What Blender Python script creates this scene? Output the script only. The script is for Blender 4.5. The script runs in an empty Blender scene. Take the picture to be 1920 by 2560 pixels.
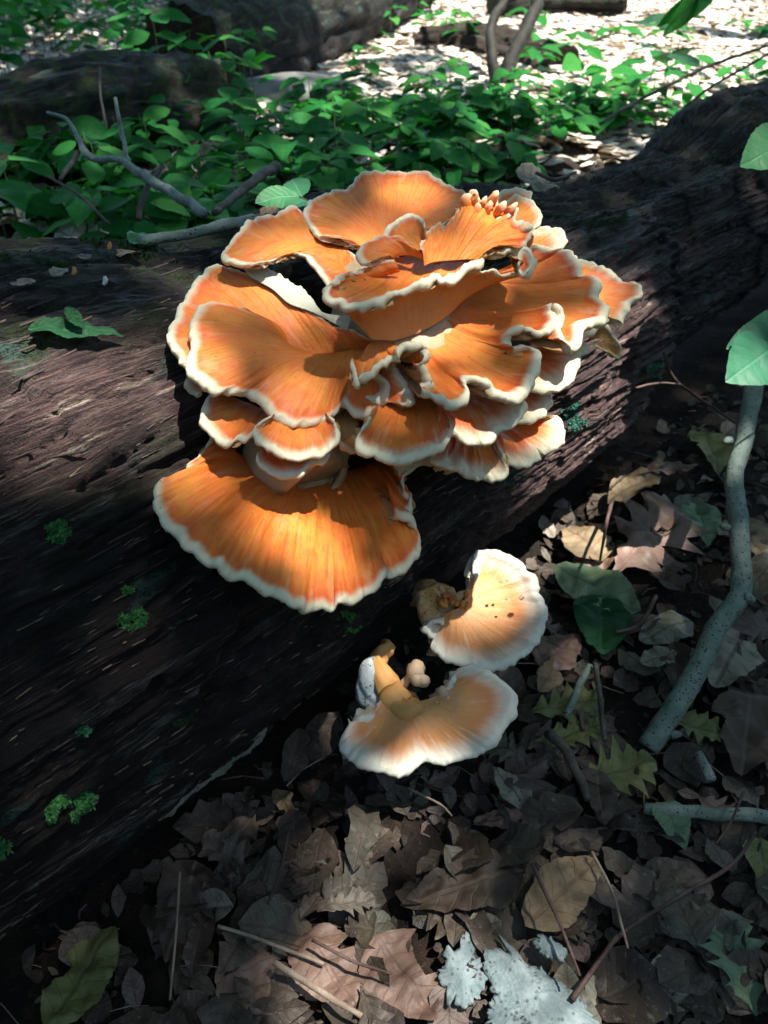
import bpy, math, random
import numpy as np
from mathutils import Vector, Matrix
random.seed(7)
RNG = np.random.default_rng(7)
S = bpy.context.scene
COL = S.collection

# ------------------------------------------------------------------ camera, sky, sun, exposure
PITCH = 36.0
H = 0.85
FPX = 2048.0            # focal length in source pixels (photo 1920x2560)
cam_d = bpy.data.cameras.new('camera'); cam = bpy.data.objects.new('camera', cam_d); COL.objects.link(cam)
cam.location = (0, 0, H); cam.rotation_euler = (math.radians(90-PITCH), 0, 0)
cam_d.sensor_fit = 'VERTICAL'; cam_d.sensor_height = 36.0; cam_d.lens = 36.0*FPX/2560.0
cam_d.clip_start = 0.02; cam_d.clip_end = 500
cam_d.dof.use_dof = True; cam_d.dof.focus_distance = 0.80; cam_d.dof.aperture_fstop = 9.0
S.camera = cam

SUN_TO = Vector((0.30, -0.12, 1.0)).normalized()
sun_el = math.asin(SUN_TO.z); sun_az = math.atan2(SUN_TO.x, SUN_TO.y)
w = bpy.data.worlds.new('World'); S.world = w; w.use_nodes = True
nt = w.node_tree; nt.nodes.clear()
sky = nt.nodes.new('ShaderNodeTexSky'); sky.sky_type = 'NISHITA'; sky.sun_disc = False
sky.sun_elevation = sun_el; sky.sun_rotation = sun_az
bg = nt.nodes.new('ShaderNodeBackground'); bg.inputs['Strength'].default_value = 0.105
wo = nt.nodes.new('ShaderNodeOutputWorld')
nt.links.new(sky.outputs[0], bg.inputs[0]); nt.links.new(bg.outputs[0], wo.inputs[0])
sl = bpy.data.lights.new('sun', 'SUN'); sl.energy = 5.0; sl.angle = math.radians(0.6); sl.color = (1.0, 0.95, 0.88)
so = bpy.data.objects.new('sun', sl); COL.objects.link(so); so.rotation_euler = SUN_TO.to_track_quat('Z', 'Y').to_euler()
so.location = (2, -1, 12)
S.view_settings.view_transform = 'Standard'; S.view_settings.look = 'None'; S.view_settings.exposure = 1.72
S.view_settings.gamma = 1.0; S.view_settings.use_curve_mapping = False
S.cycles.max_bounces = 6; S.cycles.diffuse_bounces = 3; S.cycles.glossy_bounces = 2
S.cycles.transmission_bounces = 3; S.cycles.transparent_max_bounces = 4
S.cycles.caustics_reflective = False; S.cycles.caustics_refractive = False
S.cycles.use_denoising = True

# ------------------------------------------------------------------ pixels to places
pr = math.radians(PITCH)
FWD = np.array([0, math.cos(pr), -math.sin(pr)]); UPV = np.array([0, math.sin(pr), math.cos(pr)])
CAM = np.array([0, 0, H])
def ray(px, py): return FWD + (px-960)/FPX*np.array([1., 0, 0]) + (1280-py)/FPX*UPV
def at(px, py, depth): return CAM + depth*ray(px, py)

# ------------------------------------------------------------------ noise
def _h(ix, iy, seed):
    v = (ix.astype(np.int64)*374761393 + iy.astype(np.int64)*668265263 + seed*69069) & 0xffffffff
    v = ((v ^ (v >> 13))*1274126177) & 0xffffffff
    return ((v ^ (v >> 16)) & 0xffff)/65535.0
def vnoise(x, y, seed=0):
    x = np.asarray(x, float); y = np.asarray(y, float); x, y = np.broadcast_arrays(x, y)
    ix = np.floor(x).astype(np.int64); iy = np.floor(y).astype(np.int64)
    fx = x-ix; fy = y-iy; fx = fx*fx*(3-2*fx); fy = fy*fy*(3-2*fy)
    a = _h(ix, iy, seed); b = _h(ix+1, iy, seed); c = _h(ix, iy+1, seed); d = _h(ix+1, iy+1, seed)
    return (a*(1-fx)+b*fx)*(1-fy) + (c*(1-fx)+d*fx)*fy
def fbm(x, y, seed=0, o=4):
    s = 0; a = .5
    for k in range(o):
        s = s + a*(vnoise(np.asarray(x)*2**k, np.asarray(y)*2**k, seed+k*17)-.5); a *= .5
    return s*2
def sstep(a, b, x):
    t = np.clip((np.asarray(x, float)-a)/(b-a), 0, 1); return t*t*(3-2*t)

# ------------------------------------------------------------------ log frame
LA = np.array([0.0692, 0.8131]); LD = np.array([0.6600, 0.7512]); LN = np.array([-0.7512, 0.6600])
LR = 0.30; LC = np.array([LR*0.93, LR*0.85])       # axis in (away, up) from the contact line
def ground_z(x, y):
    x = np.asarray(x, float); y = np.asarray(y, float)
    a = (x-LA[0])*LN[0] + (y-LA[1])*LN[1]
    z = 0.24*sstep(0.35, 1.3, a) + 0.10*sstep(2, 7, y) + 0.05*sstep(6, 14, y)
    z = z + 0.035*fbm(x*1.7, y*1.7, 3, 3)*sstep(.0, .5, np.hypot(x-0.1, y-.7)) + 0.012*fbm(x*9, y*9, 5, 3)
    z = z + 0.02*sstep(-.02, -.2, a)*0
    return z
_TG = 0.25*1.006**np.arange(760)
def hit_ground(px, py, off=0.0):
    r = ray(px, py); P = CAM+_TG[:, None]*r; f = P[:, 2]-ground_z(P[:, 0], P[:, 1])-off
    k = np.where(f <= 0)[0]; k = k[0] if len(k) else len(_TG)-1
    if k == 0: return P[0]
    a = f[k-1]/(f[k-1]-f[k]+1e-12); return CAM+(_TG[k-1]+a*(_TG[k]-_TG[k-1]))*r
def hit_log(px, py, R=LR):
    r = ray(px, py)
    c2 = np.array([LN@(-LA), H])-LC; r2 = np.array([LN@r[:2], r[2]])
    a = r2@r2; b = r2@c2; c = c2@c2-R*R; D = b*b-a*c
    if D < 0: D = 0
    return CAM + r*((-b-D**.5)/a)
def log_pt(s, th, R):
    """th: 0 faces the camera side, 90 degrees is the top"""
    a = LC[0]-np.cos(th)*R; z = LC[1]+np.sin(th)*R
    return np.stack([LA[0]+LD[0]*s+LN[0]*a, LA[1]+LD[1]*s+LN[1]*a, z+np.zeros_like(s)], -1)
def log_coords(p):
    q = p[:2]-LA; s = q@LD; a = q@LN; return s, math.atan2(p[2]-LC[1], LC[0]-a)

# ------------------------------------------------------------------ object helpers
def tag(o, label=None, cat=None, group=None, kind=None):
    if label: o['label'] = label
    if cat: o['category'] = cat
    if group: o['group'] = group
    if kind: o['kind'] = kind
    return o
def empty(name, loc, label, cat, group=None, kind=None):
    o = bpy.data.objects.new(name, None); COL.objects.link(o); o.location = Vector(loc); o.empty_display_size = .05
    return tag(o, label, cat, group, kind)
def mesh(name, V, Fq, mat=None, smooth=True, attrs=None):
    V = np.ascontiguousarray(V, dtype=np.float32).reshape(-1, 3)
    me = bpy.data.meshes.new(name)
    if isinstance(Fq, np.ndarray):
        nf, k = Fq.shape
        me.vertices.add(len(V)); me.vertices.foreach_set('co', V.ravel())
        me.loops.add(nf*k); me.loops.foreach_set('vertex_index', Fq.astype(np.int32).ravel())
        me.polygons.add(nf); me.polygons.foreach_set('loop_start', np.arange(0, nf*k, k, dtype=np.int32))
        me.update(calc_edges=True)
    else:
        me.from_pydata(V.tolist(), [], [list(f) for f in Fq]); me.update()
    if smooth: me.polygons.foreach_set('use_smooth', np.ones(len(me.polygons), dtype=bool))
    for n, a in (attrs or {}).items():
        a = np.asarray(a, dtype=np.float32)
        if a.ndim == 1:
            t = me.attributes.new(n, 'FLOAT', 'POINT'); t.data.foreach_set('value', a)
        else:
            t = me.attributes.new(n, 'FLOAT_VECTOR', 'POINT'); t.data.foreach_set('vector', a.ravel())
    if mat: me.materials.append(mat)
    return me
def obj(name, me, parent=None, loc=None):
    o = bpy.data.objects.new(name, me); COL.objects.link(o)
    if parent is not None:
        o.parent = parent
        o.matrix_parent_inverse = Matrix.Translation(-Vector(parent.location))   # meshes are in world units
    if loc is not None: o.location = Vector(loc)
    return o
def grid_faces(nu, nv, closed=False):
    i = np.arange(nu if closed else nu-1); j = np.arange(nv-1)
    I, J = np.meshgrid(i, j, indexing='ij'); I2 = (I+1) % nu
    return np.stack([I*nv+J, I2*nv+J, I2*nv+J+1, I*nv+J+1], -1).reshape(-1, 4)
def catmull(P, n):
    P = np.asarray(P, float)
    if len(P) == 1: return np.repeat(P, n, 0)
    if len(P) == 2:
        t = np.linspace(0, 1, n)[:, None]; return P[0]*(1-t)+P[1]*t
    Q = np.vstack([2*P[0]-P[1], P, 2*P[-1]-P[-2]]); out = []
    for i in range(1, len(Q)-2):
        t = np.linspace(0, 1, 12, endpoint=False)[:, None]
        a, b, c, d = Q[i-1], Q[i], Q[i+1], Q[i+2]
        out.append(.5*((2*b)+(-a+c)*t+(2*a-5*b+4*c-d)*t**2+(-a+3*b-3*c+d)*t**3))
    out.append(P[-1:]); C = np.vstack(out)
    L = np.r_[0, np.cumsum(np.linalg.norm(np.diff(C[:, :2], axis=0), axis=1))]
    if L[-1] < 1e-9: return np.repeat(P[:1], n, 0)
    T = np.linspace(0, L[-1], n)
    return np.stack([np.interp(T, L, C[:, k]) for k in range(C.shape[1])], -1)
def normals_of(G):
    du = np.gradient(G, axis=0); dv = np.gradient(G, axis=1)
    n = np.cross(du, dv); l = np.linalg.norm(n, axis=2, keepdims=True); return n/np.maximum(l, 1e-9)
def tube_mesh(name, pts, rad, mat, sides=8, bumps=0.0, seed=0, ring=0.006):
    """pts in world units, rad one per point; both ends closed"""
    P = np.asarray(pts, float); R = np.asarray(rad, float)
    L = np.r_[0, np.cumsum(np.linalg.norm(np.diff(P, axis=0), axis=1))]
    n = int(np.clip(L[-1]/ring, len(P)*2, 220))
    C4 = catmull(np.c_[P, R], n); C = C4[:, :3]; r = C4[:, 3]
    sA = np.linspace(0, L[-1], n); env = np.minimum(1, np.minimum(np.arange(n), np.arange(n)[::-1])/4.)
    C = C + (r*env*bumps*3.0)[:, None]*np.stack([fbm(sA/.04, sA*0+k_*9+seed, seed+k_, 3) for k_ in range(3)], -1)
    T = np.gradient(C, axis=0); T /= np.linalg.norm(T, axis=1, keepdims=True)+1e-12
    up = np.array([0.13, .2, .97]) if abs(T[0][2]) < .9 else np.array([1., .1, 0])
    X = np.cross(T, up); X /= np.linalg.norm(X, axis=1, keepdims=True); Y = np.cross(T, X)
    a = np.arange(sides)*2*math.pi/sides
    s = np.linspace(0, L[-1], n)
    rr = r[:, None]*(1+bumps*fbm(s[:, None]/.03+seed, a[None, :]*1.3+seed, seed, 3)+bumps*.45*fbm(s[:, None]/.007+seed, a[None, :]*3+seed, seed+1, 3))
    V = C[:, None]+rr[..., None]*(np.cos(a)[None, :, None]*X[:, None]+np.sin(a)[None, :, None]*Y[:, None])
    i = np.arange(n-1); j = np.arange(sides); I, J = np.meshgrid(i, j, indexing='ij'); J2 = (J+1) % sides
    Fq = np.stack([I*sides+J, (I+1)*sides+J, (I+1)*sides+J2, I*sides+J2], -1).reshape(-1, 4).tolist()
    Fq.append(list(range(sides))); Fq.append(list(range((n-1)*sides, n*sides))[::-1])
    V = V.reshape(-1, 3)
    uv = np.stack([np.repeat(s, sides), np.tile(a, n)*np.repeat(r, sides), np.zeros(n*sides)], -1)
    return mesh(name, V, Fq, mat, True, {'guv': uv})

# ------------------------------------------------------------------ material helpers
class NT:
    def __init__(s, name):
        s.m = bpy.data.materials.new(name); s.m.use_nodes = True; s.t = s.m.node_tree; s.t.nodes.clear()
        s.out = s.n('ShaderNodeOutputMaterial')
    def n(s, k, **kw):
        nd = s.t.nodes.new(k)
        for a, b in kw.items(): setattr(nd, a, b)
        return nd
    def l(s, a, b): s.t.links.new(a, b)
    def put(s, inp, v):
        if hasattr(v, 'links') or isinstance(v, bpy.types.NodeSocket): s.l(v, inp)
        else: inp.default_value = v
    def attr(s, name, vec=False):
        a = s.n('ShaderNodeAttribute', attribute_name=name); return a.outputs['Vector' if vec else 'Fac']
    def math(s, op, a, b=0.0, c=0.0, clamp=False):
        m = s.n('ShaderNodeMath', operation=op, use_clamp=clamp); s.put(m.inputs[0], a); s.put(m.inputs[1], b); s.put(m.inputs[2], c); return m.outputs[0]
    def noise(s, vec, scale, detail=4, rough=.55, dist=0.0):
        m = s.n('ShaderNodeTexNoise'); s.put(m.inputs['Vector'], vec); m.inputs['Scale'].default_value = scale
        m.inputs['Detail'].default_value = detail; m.inputs['Roughness'].default_value = rough; m.inputs['Distortion'].default_value = dist; return m.outputs['Fac']
    def vor(s, vec, scale, feat='F1', out='Distance'):
        m = s.n('ShaderNodeTexVoronoi', feature=feat); s.put(m.inputs['Vector'], vec); m.inputs['Scale'].default_value = scale; return m.outputs[out]
    def mapr(s, v, a, b, c=0.0, d=1.0):
        m = s.n('ShaderNodeMapRange'); m.interpolation_type = 'SMOOTHSTEP'
        s.put(m.inputs[0], v); s.put(m.inputs[1], a); s.put(m.inputs[2], b); s.put(m.inputs[3], c); s.put(m.inputs[4], d); return m.outputs[0]
    def mix(s, f, a, b, mode='MIX'):
        m = s.n('ShaderNodeMix', data_type='RGBA', blend_type=mode); s.put(m.inputs[0], f)
        s.put(m.inputs[6], (*a, 1) if isinstance(a, tuple) else a); s.put(m.inputs[7], (*b, 1) if isinstance(b, tuple) else b); return m.outputs[2]
    def scale(s, vec, v):
        m = s.n('ShaderNodeVectorMath', operation='MULTIPLY'); s.put(m.inputs[0], vec); m.inputs[1].default_value = v; return m.outputs[0]
    def ramp(s, f, stops):
        m = s.n('ShaderNodeValToRGB'); s.put(m.inputs[0], f); e = m.color_ramp.elements
        while len(e) < len(stops): e.new(.5)
        for k, (p, c) in enumerate(stops): e[k].position = p; e[k].color = (*c, 1)
        return m.outputs[0]
    def bump(s, h, dist, strength=1.0, nrm=None):
        b = s.n('ShaderNodeBump'); b.inputs['Distance'].default_value = dist; b.inputs['Strength'].default_value = strength; s.put(b.inputs['Height'], h)
        if nrm is not None: s.l(nrm, b.inputs['Normal'])
        return b.outputs[0]
    def bsdf(s, col, rough=.6, nrm=None, spec=.4, sss=0, sssr=(1, .4, .2), ssss=.01, coat=0):
        b = s.n('ShaderNodeBsdfPrincipled'); s.put(b.inputs['Base Color'], (*col, 1) if isinstance(col, tuple) else col); s.put(b.inputs['Roughness'], rough)
        b.inputs['Specular IOR Level'].default_value = spec
        if nrm is not None: s.l(nrm, b.inputs['Normal'])
        if sss: b.inputs['Subsurface Weight'].default_value = sss; b.inputs['Subsurface Radius'].default_value = sssr; b.inputs['Subsurface Scale'].default_value = ssss
        if coat: b.inputs['Coat Weight'].default_value = coat; b.inputs['Coat Roughness'].default_value = .25
        return b.outputs[0]
    def fin(s, sh): s.l(sh, s.out.inputs['Surface']); return s.m
    def coord(s, k='Object'): return s.n('ShaderNodeTexCoord').outputs[k]
    def rnd(s): return s.n('ShaderNodeObjectInfo').outputs['Random']

def fungus_mat(name, deep, mid, inner, pale, under, specks=.85):
    t = NT(name)
    uv = t.attr('fuv', True); e = t.attr('edge'); un = t.attr('under'); P = t.coord()
    streak = t.noise(t.scale(uv, (1.0, .10, 1)), 260, 5, .6)
    streak2 = t.noise(t.scale(uv, (1.0, .25, 1)), 70, 3, .5)
    blot = t.noise(P, 26, 4, .6)
    fine = t.noise(P, 420, 3, .6)
    en = t.math('ADD', e, t.math('MULTIPLY', t.math('SUBTRACT', streak2, .5), 1.3))
    en = t.math('ADD', en, t.math('MULTIPLY', t.math('SUBTRACT', streak, .5), .8))
    c = t.mix(t.mapr(en, 2.2, 6.5), deep, mid)
    c = t.mix(t.math('MULTIPLY', t.mapr(blot, .35, .72), .75), c, inner)
    c = t.mix(t.math('MULTIPLY', t.mapr(streak, .48, .66), .65), c, deep)
    pe = t.noise(t.scale(uv, (1.0, .16, 1)), 120, 4, .6); c = t.mix(t.math('MULTIPLY', t.math('MULTIPLY', t.mapr(pe, .55, .70), t.mapr(en, 9, 3)), .55), c, t.mix(.5, mid, pale))
    c = t.mix(t.math('MULTIPLY', t.mapr(streak2, .55, .75), .15), c, pale)
    c = t.mix(t.math('MULTIPLY', t.mapr(t.noise(P, 75, 5, .7), .48, .68), .42), c, deep)
    c = t.mix(t.mapr(en, .2, 3.1), pale, c)
    sp = t.vor(P, 150); sn = t.noise(P, 60, 1)
    c = t.mix(t.math('MULTIPLY', t.math('MULTIPLY', t.mapr(sp, .13, .06), t.mapr(sn, .56, .62)), specks), c, (.05, .03, .02))
    c = t.mix(t.math('MULTIPLY', t.mapr(fine, .3, .8), .05), c, pale)
    uc = t.mix(t.mapr(t.noise(P, 45), .3, .7), under, tuple(x*.8 for x in under))
    c = t.mix(un, c, uc)
    h = t.math('ADD', t.math('MULTIPLY', streak, .6), t.math('ADD', t.math('MULTIPLY', fine, .4), t.math('MULTIPLY', t.noise(P, 110, 4, .6), .9)))
    nb = t.bump(h, .0016, .7)
    return t.fin(t.bsdf(c, t.mapr(blot, .3, .7, .45, .7), nb, .35, .22, (1, .45, .2), .008))
M_FUN = fungus_mat('fungus_orange', (.63, .090, .012), (.70, .175, .020), (.66, .26, .030), (.64, .60, .42), (.50, .27, .11))
M_PALE = fungus_mat('fungus_peach', (.62, .22, .07), (.66, .36, .15), (.62, .28, .06), (.72, .70, .58), (.62, .58, .46), .5)
M_UND = fungus_mat('fungus_underside', (.44, .20, .06), (.48, .27, .10), (.46, .25, .07), (.52, .48, .32), (.6, .55, .40), .2)
M_UNW = fungus_mat('fungus_white_underside', (.40, .42, .32), (.42, .44, .34), (.44, .44, .30), (.46, .47, .36), (.6, .55, .40), .2)

def log_mat(name, mossy=.3, base=((.009, .007, .006), (.030, .019, .018), (.17, .12, .08))):
    t = NT(name); uv = t.attr('guv', True); P = t.coord()
    f1 = t.noise(t.scale(uv, (1, 14, 1)), 9, 8, .68, .3)
    f2 = t.noise(t.scale(uv, (1, 22, 1)), 30, 5, .7)
    big = t.noise(t.scale(uv, (1, 3, 1)), 4.5, 5, .6)
    fine = t.noise(P, 260, 4, .7)
    blot = t.noise(P, 13, 5, .65)
    c = t.mix(t.mapr(f1, .36, .62), base[0], base[1])
    c = t.mix(t.math('MULTIPLY', t.mapr(blot, .46, .62), .7), c, (.026, .016, .016))
    c = t.mix(t.math('MULTIPLY', t.math('MULTIPLY', t.mapr(f2, .54, .68), t.mapr(big, .50, .64)), .85), c, base[2])
    c = t.mix(t.math('MULTIPLY', t.math('MULTIPLY', t.mapr(f1, .60, .72), t.mapr(fine, .45, .6)), .6), c, (.20, .09, .04))
    c = t.mix(t.math('MULTIPLY', t.math('MULTIPLY', t.mapr(t.noise(t.scale(uv, (1, 5, 1)), 5.5, 4, .6), .54, .64), t.mapr(f2, .44, .6)), .75), c, (.17, .17, .155))
    lich = t.math('MULTIPLY', t.mapr(t.noise(t.scale(uv, (1, 2.2, 1)), 11, 5, .6), .60, .66), t.mapr(fine, .38, .5))
    c = t.mix(t.math('MULTIPLY', lich, .7), c, (.035, .10, .075))
    top = t.attr('moss'); mn = t.noise(P, 22, 6, .7)
    mf = t.math('MULTIPLY', top, t.mapr(mn, .45, .62))
    c = t.mix(t.math('MULTIPLY', mf, mossy*2, clamp=True), c, t.mix(t.mapr(fine, .35, .65), (.012, .030, .010), (.05, .085, .018)))
    fr = t.attr('sunlit_wood'); crumb = t.noise(P, 520, 3, .8); cell = t.vor(t.scale(uv, (1, 2.5, 1)), 90)
    rc = t.mix(t.mapr(f2, .40, .62), (.034, .019, .021), (.14, .083, .074)); rc = t.mix(t.mapr(f1, .58, .67), rc, (.46, .36, .28))  # reddish wood, pale streaks painted in as sun highlights
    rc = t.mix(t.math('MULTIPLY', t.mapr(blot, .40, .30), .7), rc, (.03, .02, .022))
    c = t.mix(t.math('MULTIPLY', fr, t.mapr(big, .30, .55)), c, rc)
    c = t.mix(t.math('MULTIPLY', t.mapr(crumb, .60, .74), .35), c, t.mix(.5, c, (.3, .26, .22)))
    c = t.mix(t.math('MULTIPLY', t.mapr(crumb, .42, .30), .5), c, (.004, .003, .003))
    h = t.math('ADD', t.math('MULTIPLY', f1, .6), t.math('ADD', t.math('MULTIPLY', f2, .25), t.math('ADD', t.math('MULTIPLY', fine, .3), t.math('ADD', t.math('MULTIPLY', crumb, .12), t.math('MULTIPLY', t.mapr(cell, .0, .35), .12)))))
    nb = t.bump(h, .013, 1.0)
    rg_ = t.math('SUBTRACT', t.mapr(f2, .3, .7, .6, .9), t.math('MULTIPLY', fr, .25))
    return t.fin(t.bsdf(c, rg_, nb, .28))
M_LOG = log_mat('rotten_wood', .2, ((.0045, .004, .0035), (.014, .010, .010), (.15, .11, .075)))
M_LOGFAR = log_mat('rotten_wood_far', .5, ((.004, .004, .003), (.010, .009, .007), (.05, .05, .03)))
M_LOGRED = log_mat('red_rotten_wood', .1, ((.015, .011, .009), (.045, .030, .022), (.16, .12, .085)))

def soil():
    t = NT('soil'); P = t.coord()
    n1 = t.noise(P, 14, 8, .7); n2 = t.noise(P, 90, 5, .7)
    c = t.ramp(n1, [(.3, (.006, .005, .004)), (.5, (.018, .012, .009)), (.72, (.05, .032, .022))])
    c = t.mix(t.math('MULTIPLY', t.mapr(n2, .58, .7), .6), c, (.12, .08, .055))
    dz = t.attr('dry'); c = t.mix(dz, c, t.mix(t.mapr(n1, .35, .65), (.16, .12, .09), (.34, .27, .20)))  # pale dry duff, lightened further to look sunlit
    nb = t.bump(t.math('ADD', n1, n2), .02, 1)
    return t.fin(t.bsdf(c, .85, nb, .25))
M_SOIL = soil()

def leaf_mat(name, stops, spot=.5, trans=.2, rough=.6, veincol=None, vein=.5, spotcol=(.03, .02, .015), nveins=7.0, spec=.35, tcol=None, holes=False):
    t = NT(name); luv = t.attr('luv', True); tint = t.attr('tint')
    P = t.coord()
    sx = t.n('ShaderNodeSeparateXYZ'); t.l(luv, sx.inputs[0]); x, y = sx.outputs[0], sx.outputs[1]
    ax = t.math('ABSOLUTE', x)
    r = t.math('FRACT', t.math('ADD', t.rnd(), t.math('MULTIPLY', tint, 1.0)))
    c = t.ramp(r, stops)
    off = t.n('ShaderNodeVectorMath', operation='ADD'); t.l(luv, off.inputs[0])
    cb = t.n('ShaderNodeCombineXYZ'); t.put(cb.inputs[2], t.math('MULTIPLY', r, 37.0)); t.l(cb.outputs[0], off.inputs[1]); L = off.outputs[0]
    n1 = t.noise(L, 4, 6, .7); n2 = t.noise(L, 30, 4, .7)
    c = t.mix(t.math('MULTIPLY', t.mapr(n1, .48, .66), spot), c, spotcol)
    c = t.mix(t.math('MULTIPLY', t.mapr(n1, .45, .30), .35), c, tuple(min(1, k*1.0) for k in (stops[-1][1])))
    c = t.mix(t.math('MULTIPLY', t.mapr(n2, .60, .68), spot*.8), c, spotcol)
    n3 = t.noise(L, 2.2, 3, .6); c = t.mix(t.math('MULTIPLY', t.mapr(n3, .50, .62), spot*.6), c, (spotcol[0]*2.6, spotcol[1]*3.2, spotcol[2]*2.2))
    c = t.mix(t.math('MULTIPLY', t.mapr(t.noise(L, 11, 4, .7), .60, .66), spot*.5), c, tuple(min(.5, k*1.25) for k in stops[-1][1]))
    mid = t.mapr(ax, .028, .008)
    sv = t.math('ABSOLUTE', t.math('SUBTRACT', t.math('FRACT', t.math('MULTIPLY', t.math('ADD', t.math('SUBTRACT', y, t.math('MULTIPLY', ax, .75)), t.math('MULTIPLY', t.noise(L, 3, 2), .22)), nveins)), .5))
    side = t.mapr(sv, .07, .01)
    v = t.math('MAXIMUM', mid, t.math('MULTIPLY', side, .7))
    if veincol: c = t.mix(t.math('MULTIPLY', v, vein), c, veincol)
    h = t.math('ADD', t.math('MULTIPLY', v, -.35), t.math('ADD', t.math('MULTIPLY', n2, .35), t.math('MULTIPLY', t.mapr(sv, 0, .5), .15)))
    nb = t.bump(h, .0022, .8)
    b = t.bsdf(c, rough, nb, spec)
    tr = t.n('ShaderNodeBsdfTranslucent')
    t.put(tr.inputs[0], t.mix(1.0, c, tcol or (1.3, 1.1, .8), 'MULTIPLY'))
    ms = t.n('ShaderNodeMixShader'); ms.inputs[0].default_value = trans; t.l(b, ms.inputs[1]); t.l(tr.outputs[0], ms.inputs[2])
    return t.fin(ms.outputs[0])
BROWN = [(0, (.016, .012, .010)), (.18, (.045, .030, .022)), (.35, (.105, .080, .062)), (.48, (.030, .023, .020)), (.6, (.17, .13, .11)), (.7, (.040, .032, .025)), (.8, (.13, .13, .10)), (.9, (.05, .035, .025)), (1, (.26, .23, .19))]
M_DEAD = leaf_mat('dead_leaf', BROWN, .6, .12, .65, (.06, .04, .03), .5)
M_SUNPALE = leaf_mat('sunlit_pale_leaf', [(0, (.50, .43, .35)), (.3, (.64, .59, .52)), (.6, (.70, .66, .60)), (.8, (.52, .43, .33)), (1, (.74, .72, .66))], .12, .12, .6, (.2, .14, .1), .4)  # dry leaves whitened, the clearing's sun glare put into their colour
M_TAN = leaf_mat('tan_leaf', [(0, (.20, .14, .08)), (1, (.24, .18, .10))], .5, .15, .6, (.10, .06, .035), .6)
M_PINK = leaf_mat('pinkish_brown_leaf', [(0, (.19, .115, .085)), (1, (.22, .14, .11))], .55, .12, .5, (.14, .08, .06), .5)
M_GREYL = leaf_mat('grey_leaf', [(0, (.20, .20, .15)), (1, (.26, .24, .18))], .55, .12, .65, (.08, .07, .05), .7)
M_OLIVE = leaf_mat('olive_leaf', [(0, (.13, .15, .05)), (1, (.18, .19, .07))], .45, .15, .6, (.06, .05, .02), .5, (.05, .045, .02))
M_PALEG = leaf_mat('pale_green_leaf', [(0, (.14, .22, .13)), (1, (.2, .28, .17))], .35, .2, .55, (.07, .12, .06), .5, (.06, .08, .04))
M_DKBR = leaf_mat('dark_brown_leaf', [(0, (.045, .030, .022)), (1, (.07, .048, .035))], .5, .08, .6, (.10, .075, .055), .6)
GREEN = [(0, (.010, .105, .020)), (.35, (.014, .135, .026)), (.7, (.022, .16, .028)), (1, (.055, .22, .040))]
M_GREEN = leaf_mat('green_leaf', GREEN, .12, .32, .6, (.04, .18, .05), .35, (.02, .06, .02), 7, .12, (1.2, 1.6, .5))
M_FRESH = leaf_mat('fresh_green_leaf', [(0, (.035, .17, .065)), (1, (.045, .20, .075))], .1, .35, .45, (.12, .34, .16), .6, (.03, .09, .03), 7, .4, (1.2, 1.6, .5))
M_BLUG = leaf_mat('blue_green_leaf', [(0, (.02, .13, .065)), (1, (.03, .15, .075))], .15, .25, .5, (.06, .22, .12), .5, (.02, .06, .03), 6, .4, (1.2, 1.5, .6))
M_DKGR = leaf_mat('dark_green_leaf', [(0, (.012, .06, .022)), (1, (.016, .07, .028))], .2, .2, .45, (.03, .09, .04), .5, (.01, .03, .01), 8, .12, (1.2, 1.6, .5))
M_CANOPY = leaf_mat('canopy_leaf', GREEN, .05, .30, .5, None, 0, (.02, .06, .02), 7, .3, (1.2, 1.6, .5))

def bark_mat(name, a, b, spots=(.015, .02, .018), amt=1.0, scale=220):
    t = NT(name); P = t.coord(); uv = t.attr('guv', True)
    n1 = t.noise(P, 40, 5, .65); n2 = t.noise(P, 300, 3, .6)
    c = t.mix(t.mapr(n1, .35, .65), a, b)
    sp = t.vor(t.scale(P, (1, 1, 1)), scale); c = t.mix(t.math('MULTIPLY', t.math('MULTIPLY', t.mapr(sp, .36, .22), t.mapr(t.noise(P, scale*.4, 2), .44, .56)), amt), c, spots)
    c = t.mix(t.math('MULTIPLY', t.mapr(t.noise(P, 14, 4), .55, .68), .6), c, tuple(k*.45 for k in a))
    nb = t.bump(t.math('ADD', n1, n2), .0015, .8)
    return t.fin(t.bsdf(c, .7, nb, .3))
M_BARK = bark_mat('speckled_bark', (.11, .155, .125), (.19, .23, .20))
M_BARKD = bark_mat('dark_bark', (.045, .04, .034), (.09, .085, .07), (.01, .01, .01), .5)
M_TWIG = bark_mat('brown_twig', (.06, .035, .028), (.11, .07, .06), (.02, .01, .01), .3)
M_STRAW = bark_mat('straw_twig', (.20, .15, .11), (.30, .24, .18), (.08, .05, .04), .2)
M_LICH = bark_mat('lichen_bark', (.10, .14, .145), (.19, .235, .24), (.06, .07, .07), 1.0, 170)
M_TRUNK = bark_mat('tree_bark', (.016, .015, .012), (.034, .034, .026), (.015, .012, .01), .6, 60)
def simple(name, a, b, sc=60, rough=.7, sss=0):
    t = NT(name); P = t.coord(); n = t.noise(P, sc, 4); c = t.mix(t.mapr(n, .35, .65), a, b)
    return t.fin(t.bsdf(c, rough, t.bump(n, .002, .6), .35, sss))
M_STEM = simple('green_stem', (.05, .09, .03), (.08, .07, .035))
M_MOSS = simple('moss', (.03, .15, .04), (.08, .27, .07), 120, .8)
M_CHIP = simple('orange_wood_chip', (.42, .17, .04), (.5, .24, .08), 150)
M_SPL = simple('wood_splinter', (.08, .055, .038), (.20, .14, .09), 90)
M_SPD = simple('dark_wood_splinter', (.02, .013, .011), (.05, .03, .026), 90)
M_WHITE = simple('white_thread', (.55, .55, .5), (.65, .65, .6), 90)
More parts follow.
